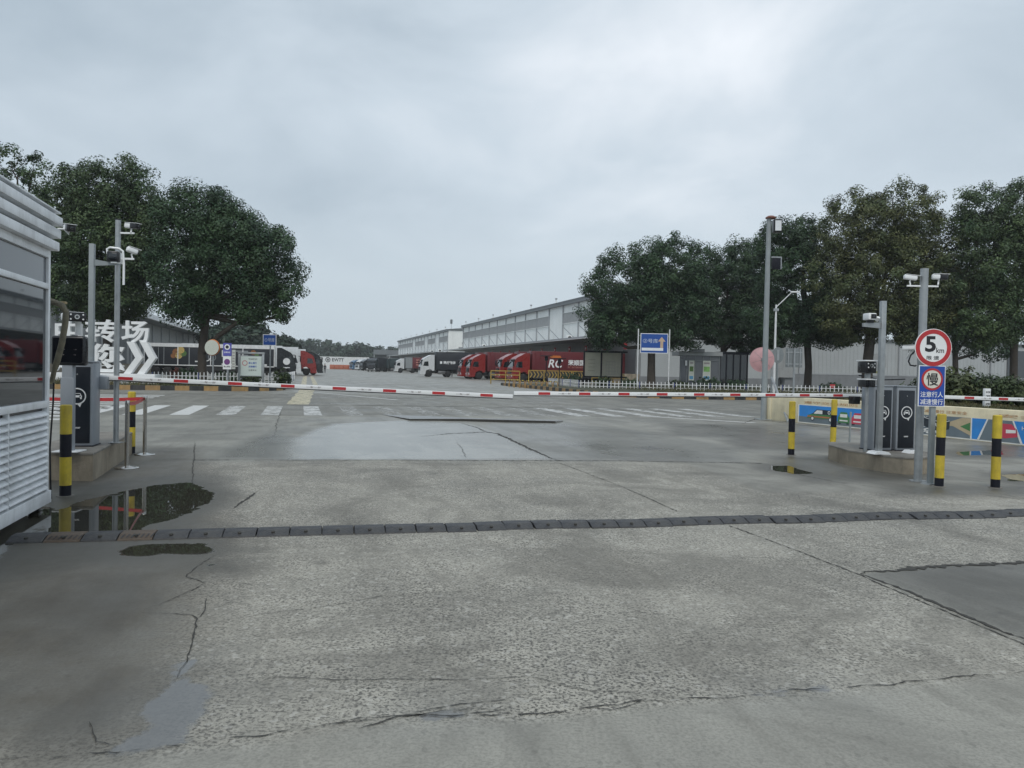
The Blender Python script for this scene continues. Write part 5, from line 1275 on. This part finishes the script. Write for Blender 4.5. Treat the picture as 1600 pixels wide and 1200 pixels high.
# nearest red truck with letters
t, bo = mk('nearest red truck with white RC letters on its dark red trailer', 800.5, 95, redtruck, redtrailer, L_=13.2)
g = MB()
g.text('RC', 5.6, -1.275, 2.35, 1.05, white2, w=1.75, bold=.02, ex=.01, slant=.22).text('荣顺国际', 8.75, -1.275, 2.5, .72, white2, w=3.0, bold=.02, ex=.01).text('RC INTERNATIONAL', 8.75, -1.275, 1.92, .22, M('letter_salmon', (.5, .22, .18), .6), w=3.0, ex=.01); g.build('lettering', bo)
MB().prism([(4.8, 3.15), (5.0, 3.35), (6.2, 3.35), (6.35, 3.1), (6.0, 3.0), (5.2, 3.05)], -1.29, -1.275, orange).build('emblem', bo)
mk('second red truck just behind the nearest one, its cab half hidden', 781, 99.5, redtruck, redtrailer, L_=13)
mk('red truck with plain dark red trailer right of the white cabbed black truck', 733.5, 107, redtruck, redtrailer, L_=13)
mk('red truck in the middle row, half hidden behind the plain red one', 720.5, 112, redtruck, redtrailer, L_=13)
t, bo = mk('white cabbed truck with long black trailer in the middle of the yard', 657, 124, white_truck, tarp, L_=13.5, z1=4.05, ribbed=False)
g = MB().box(3.15, 3.5, -1.262, -1.251, 2.15, 2.55, white2).text('荣庆物流', 4.7, -1.252, 2.36, .5, white2, w=2.0, bold=.03).text('service of logistics', 7.6, -1.252, 2.33, .36, white2, w=2.9, bold=.02); g.build('lettering', bo)
t, bo = mk('small white cabbed truck with grey and red trailer beyond the black one', 617, 190, white_truck, redtrailer, x0=4.3, L_=10, ribbed=False)
MB().box(2.6, 4.28, -1.24, 1.24, 1.15, 3.85, grey_box).build('front_box', t)
g = MB()
for z in (3.1, 2.5, 1.9): g.box(5.2, 11.5, -1.262, -1.251, z, z+.28, M('letter_salmon', (.5, .22, .18), .6))
g.build('lettering', bo)
mk('dark teal container truck right of the front facing black truck', 594, 215, green_dk, green_dk, L_=12)
mk('dark teal container truck with pale roof fairing, farther back', 586, 232, green_dk, tarp, L_=12)
mk('black truck whose front faces the lane, at the far bend of the yard', 572, 205, black_truck, tarp, L_=10, rz=A+R(68), trim=rim)
mk('distant white truck at the left end of the right row', 560, 255, white_truck, white_truck, L_=9, rz=A+R(25))
mk('distant blue cabbed truck at the very end of the right row', 551, 275, bluecab, white_truck, L_=9, rz=A+R(25))
mk('distant dark truck between the white one and the front facing black one', 566, 240, black_truck, tarp, L_=9, rz=A+R(20))
# left side, facing right
t, bo = mk('black wrapped truck with food pictures on its trailer, left of the red cab', 462, 95, black_truck, tarp, rz=A+math.pi, L_=14.6, z1=3.75, frame=white, ribbed=False)
pic = MB(); y = 1.285
def lrect(mb, x0, x1, z0, z1, mat, yy=1.262): mb.box(x0, x1, yy, yy+.006, z0, z1, mat)
def ldisc(mb, x, z, r, mat, rin=0, yy=1.27):
    k = MB().disc(x, 0, z, r, mat, 20, rin, .006); mb.add([(a, -b_+yy+.006, c) for a, b_, c in k.v], [f[::-1] for f in k.f], mat)
food = M('food_brown', (.22, .09, .03), .6, var=.5, scale=6); foodg = M('food_green', (.08, .16, .04), .6); foody = M('food_yellow', (.5, .36, .12), .6, var=.3, scale=8)
for (a, b_, c, m_) in ((13.2, 3.0, .42, foody), (13.7, 2.75, .4, food), (12.9, 2.6, .36, foodg), (13.4, 2.35, .4, foody), (14.0, 2.3, .3, food)): ldisc(pic, a, b_, c, m_, 0, 1.262+.004*random.randint(1, 5))
ldisc(pic, 5.0, 2.9, .3, food); ldisc(pic, 4.6, 2.6, .25, foodg)
pic.build('food_picture', bo)
g = MB(); lrect(g, 2.6, 17.0, 3.35, 3.74, white, 1.283); ldisc(g, 10.4, 2.3, .62, white, .50); ldisc(g, 9.7, 2.2, .45, grey_box, .38); lrect(g, 10.9, 11.6, 1.6, 1.75, white); lrect(g, 12.2, 12.3, 1.2, 3.3, grey_box); lrect(g, 15.0, 15.06, 1.2, 3.3, grey_box); lrect(g, 15.6, 15.66, 1.2, 3.3, grey_box); lrect(g, 16.2, 16.26, 1.2, 3.3, grey_box); lrect(g, 5.6, 7.0, 2.95, 3.1, grey_box); lrect(g, 5.6, 6.6, 2.5, 2.6, grey_box); lrect(g, 7.6, 8.6, 2.9, 3.1, white); lrect(g, 8.4, 8.6, 2.3, 2.9, white); lrect(g, 7.6, 8.3, 1.9, 2.15, white); lrect(g, 3.4, 5.0, 1.3, 1.5, white); lrect(g, 7, 8.6, 1.3, 1.5, white); g.build('white_graphics', bo)
g = MB(); ldisc(g, 1.1, 1.9, .42, white, 0, 1.256); lrect(g, .7, 1.5, 1.1, 1.2, white, 1.256); g.build('cab_logo', t)
mk('white box trailer truck parked behind the black wrapped one', 470, 108, white_truck, white_truck, rz=A+math.pi, L_=13, z1=4.1, ribbed=False)
mk('bright red cab facing right on the left side of the yard', 494, 112, redtruck, white_truck, rz=A+math.pi, L_=12, z1=4.05, ribbed=False)
mk('white framed truck with tall dark windscreen behind the red cab', 504, 118, black_truck, white_truck, rz=A+math.pi, L_=12, z1=3.9, ribbed=False)
# ------------------------------------------------------------------ big white letters
ly = 44.5; lx = AT(150, 590, ly).x
sx0, sx1 = AT(128, 585, ly).x, AT(246, 585, ly).x
t = thing('letter_sculpture', 'big white standing letters with double chevron on a white plinth', 'sign', ((sx0+sx1)/2, ly+1.6, .22))
cx_ = (sx0+sx1)/2; lz = lambda px, py: ZZ(px, py, ly+1.6)-.22; lxx = lambda px: AT(px, 540, ly+1.6).x-cx_
MB().box(lxx(82), lxx(246), -.3, .5, 0, lz(200, 584), white2, .01).build('plinth', t)
def blk(ch, p0_, p1_, q0, q1, bold):
    MB().text(ch, (lxx(p0_)+lxx(p1_))/2, .25, (lz(170, q0)+lz(170, q1))/2, lz(170, q0)-lz(170, q1), white2, w=lxx(p1_)-lxx(p0_), bold=bold, ex=.16).build('letter', t)
blk('中', 84, 126, 500, 536, .02); blk('转', 131, 181, 499, 535, .019); blk('场', 188, 231, 500, 535, .024); blk('您', 134, 193, 537, 582, .024); blk('迎', 84, 128, 538, 581, .014)
for px in (198, 219):
    a0, a1, a2 = lxx(px), lxx(px+12), lxx(px+25); zt_, zm, zb = lz(210, 534), lz(210, 559), lz(210, 584)
    w_ = lxx(px+11)-lxx(px)
    MB().prism([(a0, zt_), (a0+w_, zt_), (a2+.0, zm), (a0+w_-.15, zb), (a0-.15, zb), (a2-w_, zm)], -.05, .25, white2).build('chevron', t)
MB().box(lxx(150), lxx(192), .2, .24, lz(150, 543)-.03, lz(150, 543)+.03, white).box(lxx(150), lxx(192), .2, .24, lz(150, 571)-.03, lz(150, 571)+.03, white).build('cross_bar', t)
# ------------------------------------------------------------------ left bed furniture
def XT(px, py, Y): return AT(px, py, Y)
mY = 47.0; p = AT(331, 595, mY); t = thing('traffic_mirror', 'round convex traffic mirror on curved post beside the leaning tree trunk', 'traffic mirror', (p.x, p.y, .2), R(-8))
mz = ZZ(332, 543, mY)-.2
MB().tube([(0, .12, 0), (0, .12, mz-.3), (0, .10, mz)], .05, grey_metal, 10).build('post', t)
MB().lathe([(.47, 0.0), (.50, .03), (.48, .06)], orange, 32, (0, .0, mz), 'y').build('rim', t)
mir = M('mirror_glass', (.62, .60, .50), .04, metal=1, var=.03)
MB().lathe([(.0, .055), (.2, .047), (.35, .03), (.46, .0)][::-1], mir, 32, (0, -.06, mz), 'y').build('mirror_face', t)
pY = 46.6; p = AT(355, 600, pY); t = thing('parking_sign', 'narrow blue and white traffic notice on a post left of the info board', 'sign', (p.x, p.y, .2)); k = pY/F
zt_, zb = ZZ(355, 536, pY)-.2, ZZ(355, 577, pY)-.2
MB().box(-.05, .05, .03, .11, 0, zt_-.05, grey_metal).build('post', t)
b1_ = MB().box(-.27, .23, -.02, .02, (zt_+zb)/2+.02, zt_, M('violet_blue', (.10, .10, .42), .45)).build('blue_plate', t)
MB().disc(-.02, -.028, zt_-.24, .17, white2, 24, 0, .007).disc(-.02, -.034, zt_-.24, .10, letterblk, 20, 0, .005).build('symbol', b1_); MB().text('注意车辆', -.02, -.021, zt_-.56, .10, white2, w=.4, bold=.02).build('lettering', b1_)
b1_ = MB().box(-.27, .23, -.02, .02, zb, (zt_+zb)/2, white2).build('white_plate', t)
MB().disc(-.02, -.028, zb+.45, .18, purple, 24, 0, .007).build('symbol', b1_); MB().text('禁止停车', -.02, -.021, zb+.16, .10, letterblk, w=.4, bold=.02).build('lettering', b1_)
b1_ = MB().box(.24, .46, .04, .06, zb+.02, zt_-.4, M('pale_grey_board', (.5, .52, .48), .5)).build('side_plate', t)
g = MB()
for i in range(6): g.box(.28, .42, .034, .0395, zb+.12+.17*i, zb+.19+.17*i, lettergrey)
g.build('lettering', b1_)
iY = 47.4; p = AT(392, 600, iY); t = thing('information_board', 'green and white information board in a grey frame behind the left picket fence', 'notice board', (p.x, p.y, .2))
zt_, zb = ZZ(392, 557, iY)-.2, ZZ(392, 587, iY)-.2; hw = .66
for s in (-1, 1): MB().box(s*.74-.06, s*.74+.06, -.05, .05, 0, zt_+.15, grey_metal, .01).build('post', t)
MB().box(-.82, .82, -.06, .06, zt_+.151, zt_+.26, grey_metal, .01).build('top_rail', t)
fr_ = MB().box(-hw-.019, hw+.019, -.02, .03, zb-.04, zt_+.04, grey_metal).build('frame', t)
pb = MB().box(-hw+.02, hw-.02, -.03, -.021, zb, zt_, greenish).build('panel', t)
g = MB().disc(-.38, -.035, (zt_+zb)/2+.18, .17, M('soft_red', (.45, .2, .2), .6), 20, .12, .004).text('物流园区导览', .12, -.0305, zt_-.16, .10, letterblk, w=.55).text('禁止通行', .10, -.0305, zt_-.40, .12, blue, w=.5, bold=.02).text('减速慢行', .10, -.0305, zt_-.62, .12, blue, w=.5, bold=.02).text('注意安全', .10, -.0305, zt_-.84, .10, letterblk, w=.5)
g.build('lettering', pb)
def dirsign(label, px, Y, p0_, p1_, q0, q1, twin, txt):
    p = AT(px, 600, Y); t = thing('direction_sign', label, 'direction sign', (p.x, p.y, .2)); zt_, zb = ZZ(px, q0, Y)-.2, ZZ(px, q1, Y)-.2; x0, x1 = AT(p0_, q0, Y).x-p.x, AT(p1_, q0, Y).x-p.x
    if twin:
        for x in (x0-.18, x1+.12): MB().cyl((x, 0, 0), (x, 0, zt_+.35), .05, white, n=10).build('post', t)
        for z in (zt_-.2, zb+.2): MB().box(x0-.18, x1+.12, .03, .06, z-.02, z+.02, grey_metal).build('cross_bar', t)
    else: MB().cyl((0, .08, 0), (0, .08, zt_-.1), .05, grey_metal, n=10).build('post', t)
    b = MB().box(x0, x1, -.03, .0, zb, zt_, white2).build('panel', t); MB().box(x0+.05, x1-.05, -.036, -.0301, zb+.05, zt_-.05, bluefar).build('blue_field', b)
    w_ = x1-x0; h_ = zt_-zb; g = MB()
    if twin:
        g.text(txt, x0+w_*.36, -.0365, zb+h_*.62, h_*.22, M('sign_letter_pale', (.45, .5, .6), .5), w=w_*.55, bold=.012)
        g.box(x0+w_*.05, x0+w_*.83, -.042, -.0365, zb+h_*.13, zb+h_*.27, white2); g.build('lettering', b)
        ar = MB(); xa = x0+w_*.77; ar.prism([(xa-.05*w_, zb+h_*.272), (xa+.055*w_, zb+h_*.272), (xa+.055*w_, zb+h_*.6), (xa+.14*w_, zb+h_*.6), (xa, zb+h_*.83), (xa-.14*w_, zb+h_*.6), (xa-.05*w_, zb+h_*.6)], -.042, -.0365, M('arrow_pale_orange', (.55, .40, .28), .5)); ar.build('arrow', b)
    else: g.text(txt, (x0+x1)/2, -.0365, (zt_+zb)/2, h_*.36, M('sign_letter_pale', (.45, .5, .6), .5), w=w_*.75, bold=.01); g.build('lettering', b)
    return t
dirsign('small blue direction sign on one post over the black truck', 421, 60, 411, 432, 522.5, 540, False, '①号库')
dirsign('large blue direction sign with pale arrow on two white posts', 1022, 62, 1001, 1044, 521, 552, True, '②号库')
# ------------------------------------------------------------------ right bed furniture
nY = 73; p = AT(946, 600, nY); t = thing('notice_board', 'double beige notice board with black frame in front of the nearest red trailer', 'notice board', (p.x, p.y, 0)); xo = lambda px: AT(px, 570, nY).x-p.x; zo = lambda py: ZZ(946, py, nY)
MB().box(xo(912), xo(980), -.05, .12, zo(551), zo(548.5), black).box(xo(912), xo(980), -.05, .12, zo(590), zo(588), black).build('rail', t)
for px in (912.5, 939.5, 971.5): MB().box(xo(px)-.07, xo(px)+.07, -.06, .121, 0, zo(551)-.002, black).build('post', t)
for a, b_ in ((914, 938.2), (941, 970)):
    q = MB().box(xo(a), xo(b_), .0, .05, zo(588)+.01, zo(551)-.01, boardm).build('panel', t); g = MB()
    if a > 930:
        for i in range(5): g.box(xo(a)+.35, xo(b_)-.45, -.006, -.0005, zo(585)+.3*i, zo(585)+.3*i+.03, lettergrey)
        for i in range(5): g.box(xo(a)+.35+.28*i, xo(a)+.38+.28*i, -.012, -.0065, zo(585), zo(585)+1.23, lettergrey)
    else:
        for i in range(4): g.box(xo(a)+.3, xo(b_)-.5, -.006, -.0005, zo(580)+.35*i, zo(580)+.35*i+.05, M('faint_letter', (.28, .27, .22), .6))
    g.build('lettering', q)
rail_yellow = M('rail_yellow', (.40, .27, .06), .55, var=.2, dirt=(.15, .1, .06), damt=.6)
# yellow railings
def railing(label, pxs, Y, h, nm='guard_railing', rails=(.35, .7, 1.0)):
    p = AT(pxs[0], 590, Y); t = thing(nm, label, 'railing', (p.x, p.y, .0)); xs = [AT(q, 590, Y).x-p.x for q in pxs]
    for x in xs: MB().cyl((x, 0, 0), (x, 0, h), .06, rail_yellow, n=10).build('post', t)
    for r in rails: MB().box(xs[0], xs[-1], -.03, .03, h*r-.05, h*r+.05, rail_yellow).build('rail', t)
    return t, xs
railing('plain yellow railing in front of the red cabs', (767, 790, 812), 79, 1.35)
railing('yellow railing before the dark red trailer behind the notice board', (925, 940, 958, 975), 80, 1.2)
t, xs = railing('yellow and black chevron railing under the white RC letters', (826, 850, 872, 893, 912), 80, 1.5, rails=(.06, .97))
for i in range(4):
    a, b_ = xs[i]+.08, xs[i+1]-.08; m = MB().box(a, b_, -.012, .012, .70, 1.38, kblack)
    n_ = 4; w_ = (b_-a)/n_
    for k in range(n_): m.prism([(a+w_*k, .71), (a+w_*(k+.35), .71), (a+w_*(k+.9), 1.04), (a+w_*(k+.35), 1.37), (a+w_*k, 1.37), (a+w_*(k+.55), 1.04)], -.02, -.0125, rail_yellow)
    m.build('chevron_board', t)
p = G(797, 606); t = thing('hoop_barrier', 'low row of tan and black hoops at the corner of the right bed', 'barrier', (p.x, p.y, 0))
for i in range(9):
    q = AT(799+8.6*i, 606, 66-.6*i); q = Vector((q.x-p.x, q.y-p.y, 0)); m = MB()
    for a0, a1, mt_ in ((0, .33, kyellow), (.33, .45, kblack), (.45, .62, yellow), (.62, .72, kblack), (.72, 1, kyellow)):
        pts = []
        for k in range(5):
            u = a0+(a1-a0)*k/4; w_ = math.pi*u; pts.append(q+Vector((-.2*math.cos(w_), 0, .62*min(1, math.sin(w_)*1.4))))
        m.tube(pts, .045, mt_, 6)
    m.build('hoop', t)
def solar(label, px, Y, ptop):
    p = AT(px, 600, Y); t = thing('garden_lamp', label, 'lamp', (p.x, p.y, 0.2)); h = ZZ(px, ptop, Y)-.2
    MB().cyl((0, 0, 0), (0, 0, h), .045, black, n=10).build('post', t); MB().lathe([(.1, h-.45), (.16, h-.4), (.16, h-.08), (.1, h-.05)], black, 12).build('lantern', t)
    MB().box(-.55, .55, -.3, .3, h-.04, h+.03, black, .02).build('solar_panel', t); return t
a = solar('black solar lamp post standing before the RC trailer, left of its twin', 853, 70, 556)
b_ = solar('black solar lamp post right of its twin, in front of the RC letters', 873.5, 66, 560)
# glass shelter
sY = 71; p = AT(1062, 605, sY); t = thing('glass_shelter', 'grey framed glass shelter with two posters under the dark trees', 'shelter', (p.x, p.y, 0.0)); xo = lambda px: AT(px, 570, sY).x-p.x; zo = lambda py: ZZ(1110, py, sY)
frm = M('shelter_frame', (.16, .175, .185), .45); MB().box(xo(1060), xo(1128), -.2, 3, zo(556), zo(550), M('shelter_roof', (.36, .38, .39), .5)).build('roof', t); MB().box(xo(1124), xo(1172), .3, 3.2, zo(553), zo(549), black).build('roof', t)
for px in (1063, 1073, 1086, 1098, 1110, 1124): MB().box(xo(px)-.05, xo(px)+.05, -.05, .05, 0, zo(556)-.005, frm).build('mullion', t)
for px in (1127, 1137, 1148, 1159, 1170): MB().box(xo(px)-.06, xo(px)+.06, .40, .52, 0, zo(553)-.005, black).build('mullion', t)
MB().box(xo(1063), xo(1124), .0, .03, .0, zo(556)-.01, glass_grey).build('glass_wall', t); MB().box(xo(1125), xo(1171), .45, .48, 0, zo(553)-.01, glass).build('glass_wall', t)
MB().box(xo(1063), xo(1124), -.06, -.051, zo(564), zo(562.5), frm).build('transom', t)
MB().box(xo(1098.5), xo(1109.5), -.02, -.004, 0, zo(565), glass).build('door', t)
for a0, b0, m_ in ((1076, 1084.5, foodg), (1098, 1110, M('poster_green', (.2, .42, .12), .6, var=.4, scale=3))):
    q = MB().box(xo(a0), xo(b0), -.10, -.08, zo(595), zo(564), M('poster_white', (.55, .58, .52), .5)).build('poster', t)
    g = MB().box(xo(a0)+.08, xo(b0)-.08, -.106, -.1005, zo(581), zo(573), m_).box(xo(a0)+.08, xo(b0)-.08, -.106, -.1005, zo(593), zo(588), M('poster_blue', (.1, .3, .5), .6)).box(xo(a0)+.1, xo(b0)-.1, -.106, -.1005, zo(569), zo(566.5), lettergrey); g.build('picture', q)
MB().box(xo(1070), xo(1073), -.13, -.1, zo(572), zo(564), white2).build('notice', t)
MB().box(xo(1075), xo(1098), -.6, -.2, zo(551), zo(546), frm).build('sign_box', t)
# lamp post with flood light
lY = 27.3; p = G(1193, 655.5); t = thing('lamp_post', 'tall grey steel lamp post at the end of the painted wall', 'lamp post', p, 0)
lh = ZZ(1207, 345, lY)
MB().cyl((0, 0, 0), (.0, 0, lh), .102, pole_grey, .078, 24).build('shaft', t); MB().box(-.25, .25, -.25, .25, 0, .02, pole_grey, .005).build('base_plate', t)
MB().lathe([(.15, lh), (.18, lh+.02), (.18, lh+.05), (.1, lh+.10), (0, lh+.11)], M('red_brown_cap', (.20, .085, .06), .6), 20, (.06, 0, 0)).build('cap', t)
MB().box(.15, .42, -.16, .16, lh-.48, lh-.02, blackm, .03).build('floodlight', t); MB().box(.17, .38, -.175, -.1601, lh-.43, lh-.08, lamp_w).build('lens', t)
bz = ZZ(1210, 404, lY); MB().box(.12, .48, -.02, .02, bz-.02, bz+.02, grey_metal).box(.45, .48, -.02, .02, bz-.42, bz-.021, grey_metal).build('bracket', t); MB().box(.14, .43, -.05, .05, bz-.42, bz-.03, black, .01).build('control_box', t)
# pink mirror back with brace
mY = 28.3; p = AT(1204, 650, mY); t = thing('traffic_mirror', 'faded pink round mirror seen from behind, on a braced post by the lamp post', 'traffic mirror', (p.x, p.y, 0)); cz = ZZ(1190, 562, mY); cx_ = AT(1190, 562, mY).x-p.x
MB().lathe([(.0, -.09), (.18, -.075), (.34, -.04), (.43, .0), (.455, .0), (.455, .03), (.40, .03)], pink, 36, (cx_, -.05, cz), 'y').build('mirror_back', t)
g = MB()
for k in range(6):
    w_ = math.pi*k/3+.3; g.add([(cx_+.05*math.cos(w_), -.06-.088, cz+.05*math.sin(w_)), (cx_+.05*math.cos(w_+.25), -.06-.088, cz+.05*math.sin(w_+.25)), (cx_+.40*math.cos(w_+.02), -.085, cz+.40*math.sin(w_+.02)), (cx_+.40*math.cos(w_), -.085, cz+.40*math.sin(w_))], [(0, 1, 2, 3)], lettergrey)
g.build('ribs', t); MB().box(cx_-.06, cx_+.06, -.19, -.141, cz-.06, cz+.06, grey_metal, .01).build('clamp', t)
MB().tube([(cx_, .06, cz), (cx_*.5, .05, cz-.03), (0, .03, cz-.2), (.0, 0, 0)], .028, grey_metal, 10).build('post', t)
bb = G(1232, 660); MB().tube([(.0, -.03, ZZ(1206, 590, mY)), (bb.x-p.x, bb.y-p.y, 0)], .045, grey_metal, 10).build('brace', t)
# street lamp
sY = 50; p = AT(1209, 612, sY); t = thing('street_lamp', 'slender white street lamp with short raised arm right of the lamp post', 'street lamp', (p.x, p.y, .2)); zo = lambda py: ZZ(1209, py, sY)-.2; xo = lambda px: AT(px, 500, sY).x-p.x
MB().cyl((0, 0, 0), (0, 0, zo(476)), .09, white, .055, 12).build('shaft', t); MB().tube([(0, 0, zo(480)), (.25, 0, zo(474)), (xo(1236), 0, zo(456))], .03, white, 8).build('arm', t); MB().box(xo(1234), xo(1248), -.1, .1, zo(456)-.03, zo(456)+.06, white2, .03).build('lamp_head', t); MB().box(-.16, .16, -.08, .08, zo(486), zo(482), grey_metal).build('clamp', t)
p = AT(1214, 612, 44); t = thing('traffic_sign', 'grey back of an oval sign between the lamp post and the square sign back', 'road sign', (p.x, p.y, .2)); cz = ZZ(1213, 555, 44)-.2
MB().cyl((0, .05, 0), (0, .05, cz), .05, signback, n=10).build('post', t); MB().disc(0, 0, cz, .46, signback, 28, 0, .03, .72).build('plate', t); MB().box(-.06, .06, -.03, -.0005, cz-.3, cz+.3, grey_metal).build('stiffener', t)
p = AT(1239, 612, 46); t = thing('traffic_sign', 'grey back of a rectangular sign left of the round dark tree trunk', 'road sign', (p.x, p.y, .2)); zt_, zb = ZZ(1239, 544, 46)-.2, ZZ(1239, 574, 46)-.2
MB().cyl((0, -.08, 0), (0, -.08, zt_), .06, grey_metal, n=10).build('post', t); MB().box(-.50, .50, 0, .02, zb, zt_, signback).build('plate', t); g = MB()
for z in (zb+.2, zt_-.25): g.box(-.48, .48, -.03, -.0005, z-.04, z+.04, grey_metal)
for x in (-.35, .35): g.box(x-.03, x+.03, -.06, -.031, zb+.05, zt_-.05, grey_metal)
g.build('stiffener', t)
# red box on fence, marker post
p = AT(1300, 610, 58); t = thing('warning_plate', 'small red plate hung on the right picket fence', 'plate', (p.x, p.y-.06, .62)); MB().box(-.19, .19, -.03, .0, .0, .3, red, .01).build('plate', t); MB().box(-.12, .12, -.034, -.0301, .1, .2, M('soft_red', (.45, .2, .2), .6)).build('stripe', t)
p = AT(1541, 640, 21.6); t = thing('marker_post', 'short white marker post with rows of black writing on the grass bank', 'marker', (p.x, p.y, .70), .1)
MB().box(-.085, .085, -.05, .05, 0, .62, white2, .01).build('post', t); g = MB()
for i, s in enumerate(('地下管线', '严禁开挖', '注意安全', '保护设施')): g.text(s, 0, -.051, .52-.11*i, .05, letterblk, w=.13, bold=.02)
g.build('lettering', t)
# person far in the yard
def person(label, loc, rz):
    me = bpy.data.meshes.new('person'); Vs = [(0, 0, .95), (0, 0, 1.15), (0, 0, 1.38), (0, 0, 1.50), (0, -.01, 1.58), (0, -.02, 1.72), (.19, 0, 1.40), (.25, .02, 1.12), (.24, -.06, .88), (.24, -.08, .78), (-.19, 0, 1.40), (-.25, .02, 1.12), (-.22, -.10, .90), (-.2, -.13, .81), (.1, 0, .88), (.11, -.02, .48), (.12, .02, .08), (.12, -.12, .04), (-.1, 0, .88), (-.11, .03, .48), (-.12, .05, .08), (-.12, -.09, .04)]
    Es = [(0, 1), (1, 2), (2, 3), (3, 4), (4, 5), (2, 6), (6, 7), (7, 8), (8, 9), (2, 10), (10, 11), (11, 12), (12, 13), (0, 14), (14, 15), (15, 16), (16, 17), (0, 18), (18, 19), (19, 20), (20, 21)]
    rad = [(.15, .11), (.15, .11), (.17, .11), (.06, .06), (.085, .10), (.08, .095), (.07, .07), (.05, .05), (.036, .036), (.04, .025), (.07, .07), (.05, .05), (.036, .036), (.04, .025), (.09, .09), (.065, .065), (.045, .045), (.045, .035), (.09, .09), (.065, .065), (.045, .045), (.045, .035)]
    me.from_pydata(Vs, Es, []); o = bpy.data.objects.new('person', me); COL.objects.link(o); sk = o.modifiers.new('s', 'SKIN'); o.modifiers.new('d', 'SUBSURF').levels = 1
    for v_, r__ in zip(me.skin_vertices[0].data, rad): v_.radius = r__
    me.skin_vertices[0].data[0].use_root = True; bpy.context.view_layer.update()
    m2 = bpy.data.meshes.new_from_object(o.evaluated_get(bpy.context.evaluated_depsgraph_get())); bpy.data.objects.remove(o)
    for m_ in (cloth, skin, hair): m2.materials.append(m_)
    for q in m2.polygons:
        c = q.center; q.material_index = 1 if (c.z > 1.47 and c.z < 1.68 and c.y < .02) or (c.z < .86 and abs(c.x) > .17 and c.z > .7) else (2 if c.z >= 1.55 else 0); q.use_smooth = True
    t = tag(bpy.data.objects.new('person', m2), label, 'person'); COL.objects.link(t); t.location = loc; t.rotation_euler = (0, 0, rz)
    cap_ = MB().lathe([(.12, 1.68), (.125, 1.73), (.10, 1.80), (.0, 1.83)], hair, 14, (0, -.02, 0)).build('hair', t)
    return t
person('person in dark clothes standing far off in front of the white wall', (*XY(507.5, 150), 0), .3)
# ------------------------------------------------------------------ air
hm_ = bpy.data.materials.new('haze_air'); hm_.use_nodes = True; nt = hm_.node_tree
for n in list(nt.nodes):
    if n.type == 'BSDF_PRINCIPLED': nt.nodes.remove(n)
pv = nt.nodes.new('ShaderNodeVolumePrincipled'); pv.inputs['Color'].default_value = (.93, .97, 1, 1); pv.inputs['Density'].default_value = HAZE; pv.inputs['Density Attribute'].default_value = ''
pv.inputs['Anisotropy'].default_value = .0
nt.links.new(pv.outputs[0], nt.nodes['Material Output'].inputs['Volume'])
hz_ = MB().box(-2600, 2600, -80, 2600, -1.0, 32, hm_).build('haze', flat=True); tag(hz_, 'pale damp air over the yard', None, None, 'stuff')
